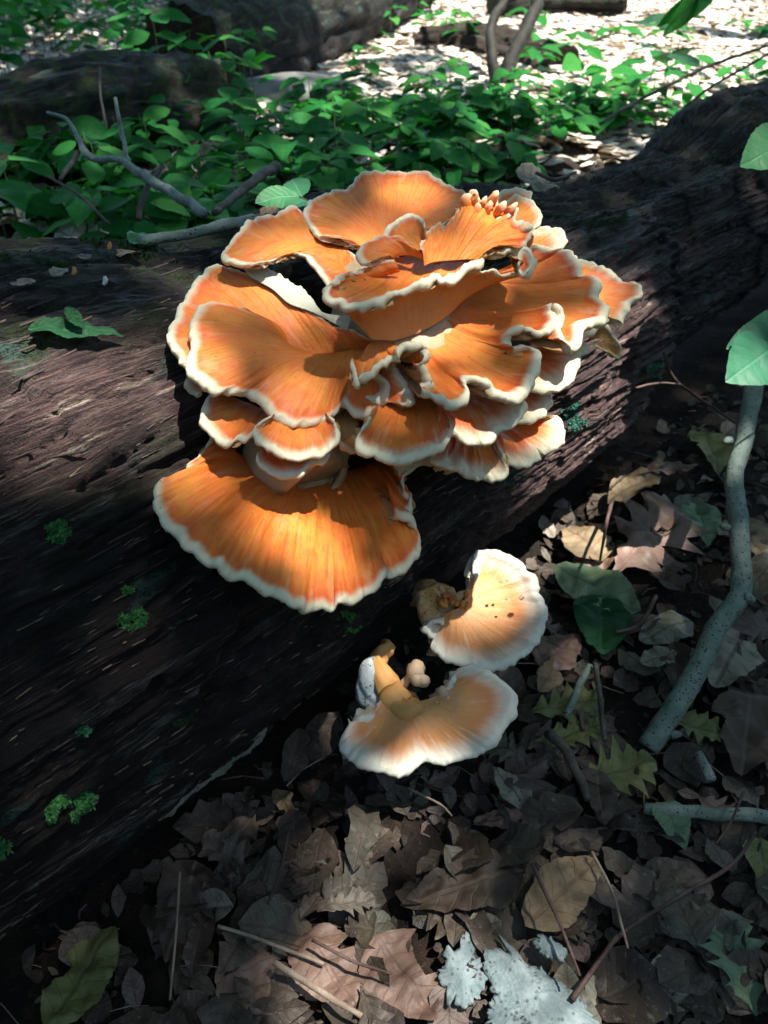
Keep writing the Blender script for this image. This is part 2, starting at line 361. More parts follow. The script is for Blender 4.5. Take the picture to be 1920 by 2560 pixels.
M_ROCK = simple('rock', (.09, .095, .085), (.17, .18, .165), 14)
M_NECK = fungus_mat('fungus_neck', (.60, .20, .05), (.64, .28, .08), (.60, .26, .06), (.72, .62, .46), (.62, .40, .14), 1.6)
M_MYC = bark_mat('stalk_skin', (.56, .30, .10), (.66, .50, .28), (.06, .07, .05), .9, 230)
def water():
    t = NT('water_drop'); b = t.n('ShaderNodeBsdfPrincipled'); b.inputs['Base Color'].default_value = (.9, .75, .6, 1); b.inputs['Roughness'].default_value = .03
    b.inputs['Transmission Weight'].default_value = .9; b.inputs['IOR'].default_value = 1.33; return t.fin(b.outputs[0])
M_DROP = water()

# ------------------------------------------------------------------ the ground: one sheet to the horizon
def build_ground():
    a = np.linspace(-1, 1, 420)
    X = np.sign(a)*(np.abs(a)*2.2+np.abs(a)**5*90) + .2; Y = np.sign(a)*(np.abs(a)*2.6+np.abs(a)**5*100) + 1.5
    GX, GY = np.meshgrid(X, Y, indexing='ij'); GZ = ground_z(GX, GY)
    me = mesh('ground', np.stack([GX, GY, GZ], -1), grid_faces(420, 420)[:, :], M_SOIL, True, {'dry': sstep(2.6, 3.6, GY+.6*fbm(GX*1.2, GY*1.2, 8, 2)).ravel()})  # the attribute masks far soil painted paler as if in sun
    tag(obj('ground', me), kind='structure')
build_ground()

# ------------------------------------------------------------------ the big rotten log
LOG_R = None
def log_radius(s, th):
    c = s*1.0; arc = th*LR
    r = LR + 0*s
    r = r + .030*fbm(s*1.3, th*1.2, 11, 3)
    # long plates and grooves along the grain
    wob = arc*1.0 + .018*fbm(s*4, arc*8, 21, 3)
    r = r + .012*fbm(s*2.0, wob*42, 31, 4)
    g = np.abs(fbm(s*1.6+3, wob*26, 41, 3)); r = r - .011*np.exp(-(g/.03)**2)*sstep(-.5, .1, fbm(s*3, arc*6, 44, 2))
    r = r + .006*fbm(s*14, wob*150, 51, 4) + .004*fbm(s*60, wob*240, 61, 3) + .003*fbm(s*160, arc*190, 63, 2)*sstep(-.1,.2,fbm(s*5, arc*9, 65, 2))
    # blocky cross breaks
    r = r - .007*sstep(.1, .2, fbm(s*12, arc*10, 71, 3))
    # broken away hollow on the near face, right of the sunlit piece
    edge = .56 + .10*fbm(arc*9, arc*0, 81, 3) + .25*np.clip(th-.25, 0, 1.5) + .05*np.clip(th+.3, -1, 0) + .01*fbm(s*40, arc*40, 82, 2)
    r = r - .085*sstep(0, .03, s-edge)*sstep(.95, .62, th)
    # darker shoulder rising at the far right end
    r = r - (.120*sstep(.12, .85, s)-.070*sstep(1.15, 1.5, s))*sstep(.55, 1.2, th)
    r = r + .050*sstep(-.05, -.35, s)*sstep(.7, 1.3, th)
    return r
def build_log():
    ns, nt_ = 1150, 520
    s = np.linspace(-1.1, 2.6, ns); u = np.linspace(0, 1, nt_)
    th = -1.35 + u*(math.pi+1.0)
    SS, TT = np.meshgrid(s, th, indexing='ij'); R = log_radius(SS, TT)
    V = log_pt(SS, TT, R)
    moss = sstep(.35, 1.1, TT)*(1-.6*sstep(.2, .6, SS)*sstep(1.0, .5, TT))
    uv = np.stack([SS, TT*LR, 0*SS], -1)
    nf = fbm(SS*6, TT*3, 91, 3)*.5
    sunlit_wood = np.maximum(sstep(.02, .12, SS+nf*.15)*sstep(.60, .54, SS)*sstep(.75, .45, TT+nf*.5)*sstep(-.9, -.6, TT), .9*sstep(-.16, -.24, SS+nf*.1)*sstep(1.25, 1.05, TT+nf*.4)*sstep(.65, .95, TT+nf*.5))  # mask over the two sunlit patches, wood painted lighter there
    me = mesh('log', V, grid_faces(ns, nt_)[:, ::-1], M_LOG, True, {'guv': uv.reshape(-1, 3), 'moss': moss.ravel(), 'sunlit_wood': sunlit_wood.ravel()})
    return me
root_log = empty('fallen_log', (LA[0], LA[1], 0), 'huge dark rotting log lying diagonally under the orange bracket fungus', 'log')
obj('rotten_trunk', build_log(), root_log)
def on_log(px, py, lift=0.0):
    p = hit_log(px, py); s, th = log_coords(p); R = float(log_radius(np.array([s]), np.array([th]))[0])+lift
    for k in range(5):
        p = hit_log(px, py, R); s, th = log_coords(p); R = .5*R+.5*(float(log_radius(np.array([s]), np.array([th]))[0])+lift)
    nrm = np.array([-math.cos(th)*LN[0], -math.cos(th)*LN[1], math.sin(th)])
    return p, nrm, s, th
# loose splinters and fibre flakes standing on the face of the log
def splinters():
    for name, mat, N, seed, lmin, lmax in (('wood_splinters', M_SPL, 2600, 1, .004, .030), ('dark_wood_splinters', M_SPD, 3000, 2, .006, .05)):
        g = np.random.default_rng(seed); s = g.uniform(-1.0, 1.6, N); th = g.uniform(-.6, 1.6, N)
        if seed == 1:
            keep = vnoise(s*5, th*6, 9) > .52; s = s[keep]; th = th[keep]; N = len(s)
        L = g.uniform(lmin, lmax, N)*g.uniform(.4, 1, N); wd = g.uniform(.0002, .0008, N)*(1 if seed == 1 else 1.5); lift = g.uniform(.0, .0015, N)
        R = log_radius(s, th); V = []; Fq = []
        ang = g.normal(0, .10, N)
        for k in range(4):
            pass
        ds = np.array([-.5, .5]); out = []
        for (a, b, c) in ((-.5, -1, 0), (-.5, 1, 0), (.5, .6, .6), (.5, -.6, .6), (-.45, 0, 1), (.45, 0, 1.6)):
            s2 = s + a*L*np.cos(ang); t2 = th + (b*wd + a*L*np.sin(ang))/LR
            out.append(log_pt(s2, t2, R - .0005 + c*(.0006+lift)))
        V = np.stack(out, 1).reshape(-1, 3); b = np.arange(N)[:, None]*6
        Fq = np.concatenate([b+np.array([[0, 3, 5, 4]]), b+np.array([[1, 4, 5, 2]])], 0)
        o = obj('wood_splinters', mesh(name, V, Fq, mat, False), root_log); o['kind'] = 'stuff'
splinters()

# ------------------------------------------------------------------ bracket fungus fronds
def frond(name, parent, rim, root, D, ref, gy=2.5, gx=0.0, bulge=0.0, mat=None, e0=.0042, r0=.0048, th=.010, ruf=.004, wr=.0012, seed=0, lobes=0.0, lobf=60, up=1, step=.0019, ends=True, rimcurl=0.0, label=None):
    def dep(P):
        P = np.array([(p[0], p[1], p[2] if len(p) > 2 else 0.0) for p in P], float)
        d = D + gy*.01*(ref[1]-P[:, 1])/100 + gx*.01*(P[:, 0]-ref[0])/100 + P[:, 2]*.01
        return np.c_[P[:, 0], P[:, 1], d]
    A = dep(rim); B = dep(root)
    Lpx = np.linalg.norm(np.diff(A[:, :2], axis=0), axis=1).sum()*D/FPX
    nu = int(np.clip(Lpx/step, 40, 620)); A = catmull(A, nu); B = catmull(B, nu)
    RA = np.array([at(*p) for p in A]); RB = np.array([at(*p) for p in B])
    uarc = np.r_[0, np.cumsum(np.linalg.norm(np.diff(RA, axis=0), axis=1))]
    nv = 30; v = 1-(1-np.linspace(0, 1, nv))**1.45
    G = RB[:, None]*(1-v)[None, :, None] + RA[:, None]*v[None, :, None]
    # general facing direction
    n0 = normals_of(G); mn = n0.mean((0, 1)); mn /= np.linalg.norm(mn)+1e-9
    view = (CAM-G.mean((0, 1))); sgn = 1 if (n0*(CAM-G)).sum(2).mean() > 0 else -1
    n0 = n0*sgn; mn = mn*sgn
    if mn@view < .1*np.linalg.norm(view): mn = view/np.linalg.norm(view)*.7+np.array([0, 0, .7]); mn /= np.linalg.norm(mn)
    ends_w = np.minimum(1, np.minimum(np.arange(nu), np.arange(nu)[::-1])/8.0); ends_l = sstep(0, 1, np.minimum(np.arange(nu), np.arange(nu)[::-1])/30.0)
    big = fbm(uarc/.05+seed*7.3, np.zeros(nu)+seed, seed, 2)
    G = G + (bulge*np.sin(math.pi*v)**.9)[None, :, None]*mn + (ruf*big[:, None]*v[None, :]**2)[..., None]*mn
    wk = fbm(uarc[:, None]/.008+seed*3, v[None, :]*2.2+seed, seed+5, 3)
    wk2 = fbm(uarc[:, None]/.022+seed*5, v[None, :]*1.5+seed, seed+15, 2)
    # outward direction at the rim, lobing of the margin
    wl = np.clip(np.linalg.norm(RA-RB, axis=1)/.025, 0, 1)**1.3
    out = RA-RB; out /= np.linalg.norm(out, axis=1, keepdims=True)+1e-9
    lb = fbm(uarc/.010+seed, np.zeros(nu), seed+33, 2)*.0034 + (fbm(uarc/.028+seed, np.zeros(nu), seed+35, 2)*.004*lobes)
    G = G + (lb*ends_w*wl)[:, None, None]*(v**4)[None, :, None]*out[:, None]
    def fixn(n_):
        n_ = n_*np.where((n_*mn).sum(2, keepdims=True) < -.05, -1, 1); n_ = n_+.35*mn; return n_/(np.linalg.norm(n_, axis=2, keepdims=True)+1e-9)
    nrm = fixn(normals_of(G)*sgn)
    # smooth the normals a little along the rim
    for k in range(3): nrm[1:-1] = (nrm[:-2]+nrm[1:-1]*2+nrm[2:])/4
    nrm /= np.linalg.norm(nrm, axis=2, keepdims=True)+1e-9
    vv = v[None, :]
    G = G + nrm*((wr*wk*(.25+vv**1.2) + wr*2.0*wk2*(.2+vv))*(ends_w*wl)[:, None]*np.where(vv > .02, 1, 0))[..., None]
    G = G + nrm*(((.0042*fbm(uarc/.013+seed, np.zeros(nu), seed+61, 3)+.0022*fbm(uarc/.0045+seed, np.zeros(nu), seed+62, 2))*wl)[:, None]*vv**5)[..., None]
    # distance to the rim
    seg = np.linalg.norm(np.diff(G, axis=1), axis=2); e = np.concatenate([np.cumsum(seg[:, ::-1], 1)[:, ::-1], np.zeros((nu, 1))], 1)
    r = .76*r0*(.15+.85*wl)*(1+.55*fbm(uarc/.007+seed*2, np.zeros(nu), seed+50, 2)+.60*fbm(uarc/.025, np.zeros(nu), seed+51, 2))
    r = r*(np.sqrt(np.clip(ends_w, .03, 1)) if ends else 1)
    # swollen lip
    G = G + nrm*(.55*r[:, None]*np.exp(-((e-r[:, None]*1.0)/(r[:, None]*1.1))**2))[..., None]
    G = G - nrm*(rimcurl*np.clip(1-e/.02, 0, 1)**2)[..., None]
    N1 = fixn(normals_of(G)*sgn); N1[:, -1] = N1[:, -3]; N1[:, -2] = N1[:, -3]
    for k in range(2): N1[1:-1] = (N1[:-2]+N1[1:-1]*2+N1[2:])/4
    N1 /= np.linalg.norm(N1, axis=2, keepdims=True)+1e-9
    o = G[:, -1]-G[:, -3]; o /= np.linalg.norm(o, axis=1, keepdims=True)+1e-9
    ne = N1[:, -1]; ne = ne-o*(ne*o).sum(1, keepdims=True); ne /= np.linalg.norm(ne, axis=1, keepdims=True)+1e-9
    c = G[:, -1]-ne*r[:, None]
    ph = np.linspace(0, math.pi, 8)[1:-1]
    arc = c[:, None]+r[:, None, None]*(ne[:, None]*np.cos(ph)[None, :, None]+o[:, None]*np.sin(ph)[None, :, None]*1.05)
    thk = (2*r[:, None])*(vv) + th*(1-vv)*(.15+.85*ends_l[:, None])
    Bt = (G-N1*thk[..., None]-nrm*0)[:, ::-1][:, ::2]
    full = np.concatenate([G, arc, Bt], 1); m = full.shape[1]
    ee = np.concatenate([e/e0, np.zeros((nu, len(ph))), (e/e0)[:, ::-1][:, ::2]], 1)
    un = np.concatenate([np.zeros((nu, nv)), np.tile(np.linspace(0, .5, len(ph)), (nu, 1)), np.ones((nu, Bt.shape[1]))], 1)
    ua = np.tile(uarc[:, None], (1, m)); va = np.concatenate([e, np.zeros((nu, len(ph))), e[:, ::-1][:, ::2]], 1)
    # streak coordinate converges towards the root, as real fibres do
    uvw = np.stack([ua+seed*1.7, va, np.zeros_like(ua)+seed], -1)
    F_ = grid_faces(nu, m)
    if sgn < 0: F_ = F_[:, ::-1]
    me = mesh(name, full, F_, mat or M_FUN, True, {'edge': ee.ravel(), 'under': un.ravel(), 'fuv': uvw.reshape(-1, 3)})
    ob = obj(name, me, parent)
    if label: ob['label'] = label
    return ob
def blob(name, parent, pts, rad, mat, sides=16, bumps=.25, seed=0):
    me = tube_mesh(name, [at(*p) for p in pts], rad, mat, sides, bumps, seed, .003)
    n = len(me.vertices); 
    for k, val in (('edge', 6.0), ('under', .5)):
        a = me.attributes.new(k, 'FLOAT', 'POINT'); a.data.foreach_set('value', np.full(n, val, np.float32))
    g = me.attributes['guv']; arr = np.zeros(n*3, np.float32); g.data.foreach_get('vector', arr)
    f = me.attributes.new('fuv', 'FLOAT_VECTOR', 'POINT'); f.data.foreach_set('vector', arr)
    return obj(name, me, parent)

FUN = empty('bracket_fungus', at(930, 860, .86), 'large many tiered orange bracket fungus with cream edges growing from the log', 'fungus')
def F(rim, root, D, ref, **k): return frond('frond', FUN, rim, root, D, ref, **k)
# core that joins the tiers to the log
blob('stalk', FUN, [(1010, 800, .94), (1000, 850, .86), (980, 880, .80), (960, 850, .785)], [.05, .055, .04, .015], M_UND, 20, .4, 3)
blob('stalk', FUN, [(1080, 1040, .97), (1060, 1010, .88), (1020, 960, .80)], [.05, .06, .03], M_UND, 20, .4, 4)
blob('stalk', FUN, [(760, 1040, .86), (780, 1000, .80), (800, 970, .765)], [.05, .045, .02], M_UND, 18, .4, 5)
blob('stalk', FUN, [(870, 700, .93), (890, 730, .88), (905, 790, .83), (925, 840, .80)], [.02, .02, .018, .018], M_UND, 18, .4, 6)
# top back shelf
F([(898, 622, .5), (871, 606), (848, 594), (826, 594), (800, 594), (778, 572), (762, 548), (757, 530), (775, 494), (798, 482), (832, 474), (867, 463), (888, 446), (910, 437), (945, 434), (977, 435), (1005, 440), (1030, 435), (1060, 436), (1085, 445), (1110, 459), (1135, 466), (1161, 476), (1172, 490), (1166, 518), (1145, 540), (1120, 556), (1093, 569), (1070, 578)],
  [(925, 640, 0), (935, 610, 1), (940, 600, 1), (955, 596, 1), (985, 592, 1), (1010, 590, 1), (1040, 590, 0)], .835, (930, 580), gy=5.0, gx=1, bulge=.004, e0=.0030, r0=.0033, ruf=.006, seed=1)
# left upper tongue
F([(898, 660, 0), (850, 610, 1), (800, 570, 2), (770, 545, 1.5), (752, 530, 0), (730, 527), (710, 530), (691, 534), (663, 545), (640, 552), (620, 560), (600, 580), (590, 592), (572, 610), (556, 628), (556, 642), (575, 653), (600, 658), (624, 661), (650, 657), (680, 648), (704, 640), (712, 630), (735, 632), (765, 640), (782, 655), (796, 675), (810, 695), (822, 716)],
  [(892, 700, .6), (840, 650, .4), (790, 612, .2), (720, 600, 0), (660, 605, 0), (720, 600, 0), (790, 612, .2), (840, 650, .4), (892, 700, .6)], .800, (760, 640), gy=4.2, gx=1.2, bulge=.002, e0=.0026, r0=.0030, ruf=.004, seed=2, th=.006)
F([(822, 716), (818, 702), (826, 690), (850, 690), (875, 700), (900, 706)], [(880, 770, 1), (890, 770, 1), (905, 770, 1)], .785, (860, 720), gy=2, bulge=.004, e0=.001, r0=.003, seed=22, ruf=.001)
# far left lobe, behind
F([(482, 942, 0), (462, 914), (442, 893), (428, 872), (420, 850), (424, 822), (438, 800), (444, 782), (450, 762), (465, 742), (477, 726), (486, 712), (500, 698), (518, 676), (535, 664), (556, 662), (578, 668), (600, 676), (620, 684), (660, 700), (700, 730), (740, 762), (790, 790), (850, 820), (925, 852)],
  [(620, 930, 2), (650, 900, 3), (720, 895, 3), (800, 900, 3.2), (880, 895, 3), (935, 880, 2)], .755, (500, 800), gy=3.0, gx=1.15, bulge=.010, e0=.0030, r0=.0040, ruf=.006, seed=3, lobes=.6)
# pale folded back underside along its back edge
frond('folded_margin', FUN, [(606, 672), (625, 662), (650, 662), (672, 668), (691, 684), (712, 698), (726, 704), (748, 710), (768, 728), (788, 758), (806, 782), (840, 790), (878, 792)],
  [(616, 684), (640, 700), (683, 724), (722, 758), (776, 778), (820, 800), (868, 826)], .790, (700, 740), gy=3.0, gx=1.15, bulge=.002, mat=M_UNW, e0=.008, r0=.0020, ruf=.002, seed=4, th=.003, label='pale folded-back underside edge')
F([(504, 978), (492, 990), (478, 984), (466, 966), (468, 948), (480, 935)], [(530, 960), (520, 945), (500, 930)], .745, (490, 960), gy=1, e0=.003, r0=.004, seed=5, ruf=.001)
# front left shelf
F([(640, 812, 1.5), (618, 796, .8), (606, 786), (593, 776), (575, 776), (554, 770), (530, 770), (507, 778), (490, 785), (477, 794), (468, 815), (470, 835), (478, 852), (484, 866), (476, 876), (470, 890), (472, 917), (480, 935), (495, 950), (518, 970), (536, 984), (560, 984), (585, 988), (610, 988), (634, 995), (650, 1005), (664, 1017), (676, 1030), (690, 1042), (710, 1056), (730, 1064), (752, 1060), (775, 1060), (800, 1052), (822, 1044), (840, 1030), (855, 1014), (868, 1024), (880, 1036), (900, 1044), (920, 1040), (942, 1030), (952, 1014), (940, 990), (925, 965), (905, 930)],
  [(720, 850, 2.0), (720, 862, 1.4), (750, 876, 1.2), (800, 882, 1), (850, 880, 1.2), (890, 872, 1.4), (920, 866, 1.5), (930, 864, 1.5)], .715, (600, 950), gy=2.6, gx=1.6, bulge=.012, e0=.0034, r0=.0050, ruf=.007, seed=6, lobes=.8, wr=.0010)
# main right funnel, front
F([(880, 900, 1), (884, 930, .6), (886, 950), (898, 968), (905, 945), (922, 926), (938, 914), (960, 904), (974, 894), (992, 896, -.5), (990, 880, -1.2), (1008, 870, -1.5), (1030, 862, -1.8), (1052, 866, -1.8), (1062, 880, -1.5), (1056, 898, -1), (1066, 915, -.5), (1076, 935, 0), (1080, 955, .5), (1060, 965, 1), (1055, 975, .5), (1075, 990), (1100, 998), (1131, 1010), (1155, 1004), (1172, 988), (1166, 968, .5), (1160, 952, .5), (1180, 946), (1210, 953), (1230, 964), (1246, 980), (1271, 995), (1296, 988), (1312, 968), (1324, 950), (1338, 923), (1347, 894), (1342, 874), (1320, 868), (1300, 868, .5), (1276, 866, 1), (1266, 850, 1), (1278, 834), (1300, 824), (1325, 824), (1352, 832), (1374, 826), (1386, 806), (1382, 784), (1376, 770, -.5), (1388, 772, -.5), (1398, 795), (1402, 825), (1410, 852), (1430, 860), (1448, 848), (1450, 826), (1464, 808), (1484, 800), (1503, 790), (1512, 768), (1503, 752), (1490, 742), (1494, 722), (1494, 700), (1482, 686), (1462, 688, .5), (1445, 684, .5), (1442, 664), (1432, 646), (1424, 632), (1406, 626), (1388, 628), (1370, 622), (1345, 618), (1328, 622)],
  [(915, 868, 4.6), (925, 858, 4.4), (940, 852, 4.6), (955, 848, 4.4), (975, 850, 4.2), (990, 850, 4.2), (1010, 850, 4.2), (1040, 848, 4.0), (1070, 842, 4), (1100, 820, 4), (1120, 790, 4), (1140, 760, 4), (1160, 730, 4), (1190, 700, 3.5), (1220, 680, 2.5)], .735, (1150, 900), gy=3.0, gx=1.0, bulge=-.006, e0=.0036, r0=.0054, ruf=.004, seed=7, lobes=.9, wr=.0014, step=.0024)
# lower skirt folds seen under the front notch
F([(1000, 1006), (1018, 1018, -.3), (1030, 1010, -.6), (1028, 985, -.6), (1014, 958, -.3), (1000, 935), (985, 915)], [(960, 1010, 1.2), (958, 985, 1.2), (955, 950, 1.2), (960, 920, 1.2)], .745, (990, 980), gy=1.0, bulge=.003, e0=.006, r0=.006, ruf=.003, seed=8)
F([(905, 990), (925, 1002), (950, 1010), (968, 998), (975, 975), (965, 950), (945, 935), (920, 940)], [(930, 985, 1), (945, 975, 1), (945, 960, 1)], .750, (940, 980), gy=1.0, bulge=.004, e0=.008, r0=.006, ruf=.003, seed=88)
# outer wall of the upper funnel
frond('funnel_wall', FUN, [(835, 752), (870, 760), (900, 760), (950, 745), (1013, 728), (1064, 712), (1100, 700), (1150, 690), (1200, 680), (1260, 692), (1315, 690)],
  [(925, 846, 4), (935, 850, 4), (960, 850, 4), (990, 850, 4), (1040, 835, 4), (1080, 815, 4), (1130, 780, 5), (1170, 740, 6)], .735, (1000, 740), gy=1.0, gx=1.0, bulge=-.004, mat=M_UND, e0=.002, r0=.002, ruf=.004, seed=9, wr=.0014)
F([(1296, 650), (1298, 632), (1310, 622), (1326, 634), (1332, 652), (1324, 676), (1308, 688), (1296, 676)], [(1310, 655, .8)], .752, (1310, 655), e0=.003, r0=.0025, ruf=.001, seed=90)
# upper funnel lip
F([(925, 672, 3), (890, 685, 1.5), (866, 688, .6), (842, 696), (828, 708), (818, 724), (818, 742), (832, 756), (856, 762), (880, 762), (905, 758), (950, 742), (985, 732), (1013, 724), (1040, 716), (1064, 706), (1080, 690), (1096, 684), (1104, 694), (1128, 688), (1146, 678), (1160, 668), (1176, 662), (1192, 655), (1200, 636), (1206, 620), (1222, 614), (1240, 622), (1256, 630), (1272, 622), (1290, 614), (1310, 620), (1326, 626), (1336, 644), (1330, 664), (1322, 684), (1306, 692), (1296, 684), (1294, 664, .5), (1304, 644, 1)],
  [(935, 650, 4.5), (955, 648, 4.5), (985, 645, 4.5), (1020, 640, 5), (1060, 632, 5), (1110, 612, 5), (1160, 596, 5), (1220, 584, 5), (1270, 585, 4), (1290, 600, 3)], .715, (1000, 730), gy=2.0, gx=1.25, bulge=-.005, e0=.0034, r0=.0050, ruf=.003, seed=10, lobes=.7)
# small curls in the centre
F([(1070, 590, 1), (1062, 575), (1056, 556), (1042, 545), (1026, 541), (1005, 545), (988, 552), (972, 567), (966, 582), (966, 594), (985, 600), (1012, 606), (1034, 612)], [(1080, 620, 1), (1060, 625, 1), (1040, 625, 1), (1020, 625, 1)], .765, (1010, 590), gy=2.5, gx=.5, bulge=-.006, e0=.0022, r0=.0026, ruf=.002, seed=11)
F([(1040, 640, 1), (1010, 612, .5), (985, 600), (965, 595), (942, 594), (920, 602), (903, 618), (894, 635), (893, 652), (905, 662), (920, 662), (938, 652), (960, 648)], [(1060, 650, 1), (1030, 640, 1), (1000, 640, 1), (980, 650, 1)], .745, (950, 630), gy=2.0, gx=.5, bulge=.006, e0=.0024, r0=.0036, ruf=.002, seed=12)
F([(885, 690), (895, 680), (920, 668), (950, 655), (985, 650)], [(920, 700, 1), (960, 690, 1), (1000, 680, 1)], .742, (930, 680), gy=1.0, bulge=.004, e0=.001, r0=.003, ruf=.002, seed=13)
# frilled centre fan with knobbly tips
F([(1050, 640, 0), (1060, 600, .4), (1085, 580, .6), (1110, 570, .6), (1135, 552, .6), (1152, 530, .3), (1160, 508, 0), (1166, 495), (1174, 505), (1172, 485), (1184, 480), (1198, 494), (1206, 505), (1212, 490), (1226, 484), (1240, 484), (1246, 496), (1254, 503), (1264, 508), (1276, 504), (1288, 514), (1286, 530), (1292, 545), (1306, 550), (1322, 558), (1336, 570), (1334, 586), (1322, 600), (1312, 612), (1290, 620), (1240, 622)],
  [(1060, 665, 0), (1070, 660, 0), (1085, 655, 0), (1110, 652, 0), (1140, 650, 0), (1170, 648, 0), (1200, 650, 0)], .765, (1150, 620), gy=2.8, gx=.6, bulge=.008, e0=.0028, r0=.0046, ruf=.014, seed=14, lobes=2.2, wr=.0042)
for k, (x, y, r_) in enumerate([(1172, 498, 14), (1186, 486, 12), (1238, 490, 14), (1284, 517, 13), (1212, 500, 10), (1258, 512, 11), (1222, 512, 9), (1270, 540, 10), (1300, 560, 12), (1250, 550, 9), (1322, 575, 13), (1200, 520, 9)]):
    d = .797 - .00*k; rr = r_*d/FPX
    ux, uy = x-1130, y-690; ul = math.hypot(ux, uy); ux /= ul; uy /= ul; rgk = random.Random(k*7).random(); L_k = 22+14*rgk
    b_ = blob('knob', FUN, [(x-ux*L_k, y-uy*L_k, d-.002), (x-ux*L_k*.5, y-uy*L_k*.5, d-.007), (x, y, d-.009), (x+ux*r_*.8, y+uy*r_*.8, d-.006)], [rr*.8, rr*(.7+.4*rgk), rr*(.6+.45*rgk), rr*.3], M_FUN, 12, .45, k)
    me = b_.data; n = len(me.vertices); e_ = np.repeat(np.linspace(4.0, -.3, n//12), 12)
    me.attributes['edge'].data.foreach_set('value', np.r_[e_, np.zeros(n-len(e_))].astype(np.float32)); me.attributes['under'].data.foreach_set('value', np.zeros(n, np.float32))
# back right shelves
F([(1240, 500), (1250, 484), (1262, 474), (1280, 470), (1300, 470), (1318, 475), (1328, 484), (1328, 500), (1320, 510)], [(1250, 530), (1270, 530), (1300, 530)], .865, (1290, 500), gy=3, e0=.0045, r0=.0034, ruf=.003, seed=15)
F([(1262, 500), (1282, 490), (1305, 490), (1322, 498), (1338, 512), (1350, 526), (1357, 542), (1348, 560), (1336, 574), (1318, 590)], [(1260, 560), (1275, 560), (1290, 575)], .845, (1300, 540), gy=3, e0=.0034, r0=.0036, ruf=.003, seed=16)
F([(1318, 584), (1328, 572), (1345, 566), (1358, 570), (1374, 570), (1390, 575), (1404, 582), (1413, 594), (1410, 608), (1400, 620), (1385, 626)], [(1300, 610), (1310, 620), (1330, 628)], .86, (1360, 600), gy=3, e0=.008, r0=.0045, ruf=.003, seed=17)
F([(1328, 640), (1345, 625, 0), (1370, 618), (1395, 620), (1418, 628), (1432, 640), (1440, 655), (1430, 672)], [(1330, 680), (1350, 690), (1380, 690)], .85, (1380, 650), gy=3, e0=.003, r0=.0036, ruf=.003, seed=18)
# far right shelf
F([(1430, 655, 0), (1456, 649), (1480, 656), (1500, 669), (1518, 686), (1540, 700), (1562, 708), (1582, 712), (1598, 718), (1604, 733), (1594, 746), (1579, 756), (1570, 772), (1562, 790), (1556, 808), (1540, 805, .5), (1528, 798, .5), (1512, 806), (1498, 814), (1478, 830), (1455, 850)],
  [(1380, 760, 1), (1390, 740, 1), (1400, 735, 1), (1410, 750, 1), (1410, 780, 1)], .885, (1500, 740), gy=3.0, gx=.5, bulge=.002, e0=.0042, r0=.0048, ruf=.006, seed=19, lobes=1.2)
frond('drooping_underside', FUN, [(1466, 836), (1480, 818), (1505, 812), (1524, 820), (1540, 845), (1551, 870), (1550, 890), (1542, 896), (1522, 884), (1500, 872), (1478, 860)], [(1480, 850), (1500, 846), (1510, 855), (1490, 852)], .880, (1500, 850), gy=-2.0, mat=M_UND, e0=.002, r0=.0036, ruf=.002, seed=20)
# lower right tiers
F([(1440, 860), (1466, 862), (1470, 880, .5), (1450, 892, .5), (1444, 910), (1436, 928), (1434, 946), (1415, 960), (1395, 970), (1370, 976), (1345, 978), (1318, 970)], [(1310, 880, 1), (1320, 890, 1), (1320, 900, 1), (1310, 905, 1)], .815, (1390, 920), gy=2.5, gx=1, bulge=.004, e0=.0085, r0=.0046, ruf=.004, seed=21)
F([(1378, 985), (1380, 1005), (1366, 1028), (1345, 1046), (1325, 1058), (1300, 1060), (1280, 1050)], [(1290, 975, 1), (1285, 985, 1), (1270, 990, 1)], .815, (1330, 1020), gy=2.5, gx=1, bulge=.002, e0=.0075, r0=.0040, ruf=.003, seed=23)
F([(1300, 990), (1312, 1010), (1310, 1030), (1300, 1046), (1288, 1062), (1268, 1074), (1246, 1084), (1226, 1098), (1200, 1106), (1175, 1103), (1152, 1092), (1134, 1080), (1100, 1070)], [(1200, 985, 2), (1180, 985, 2), (1150, 985, 2), (1120, 985, 2), (1080, 980, 2)], .755, (1200, 1040), gy=2.5, gx=1, bulge=.004, e0=.0075, r0=.0048, ruf=.004, seed=24)
F([(1128, 1068), (1126, 1090), (1112, 1112), (1092, 1124), (1070, 1134), (1045, 1142), (1020, 1144), (992, 1146), (965, 1142), (940, 1136), (915, 1129), (898, 1115), (892, 1098), (896, 1082), (912, 1064), (930, 1045)], [(1080, 990, 3), (1060, 985, 3), (1030, 985, 3), (1000, 990, 3), (970, 995, 3), (950, 1000, 3)], .720, (1000, 1080), gy=2.2, gx=1, bulge=.003, e0=.0060, r0=.0042, ruf=.004, seed=25)
F([(1076, 1150), (1090, 1162), (1112, 1166), (1130, 1158), (1142, 1162), (1150, 1172), (1164, 1184), (1180, 1192), (1200, 1194), (1212, 1184), (1226, 1194), (1246, 1194), (1260, 1184), (1262, 1164), (1252, 1146), (1244, 1134, .5), (1256, 1140), (1270, 1152), (1290, 1164), (1306, 1166), (1320, 1158), (1340, 1156), (1350, 1146), (1350, 1132, .3), (1366, 1134), (1388, 1126), (1402, 1110), (1410, 1088), (1408, 1066), (1398, 1046), (1384, 1036), (1350, 1040)],
  [(1130, 1080, 2), (1160, 1070, 2), (1190, 1062, 2), (1230, 1055, 2), (1260, 1050, 2), (1290, 1045, 2)], .800, (1240, 1130), gy=2.5, gx=1, bulge=.003, e0=.0085, r0=.0044, ruf=.006, seed=26, lobes=1.4, wr=.0034)
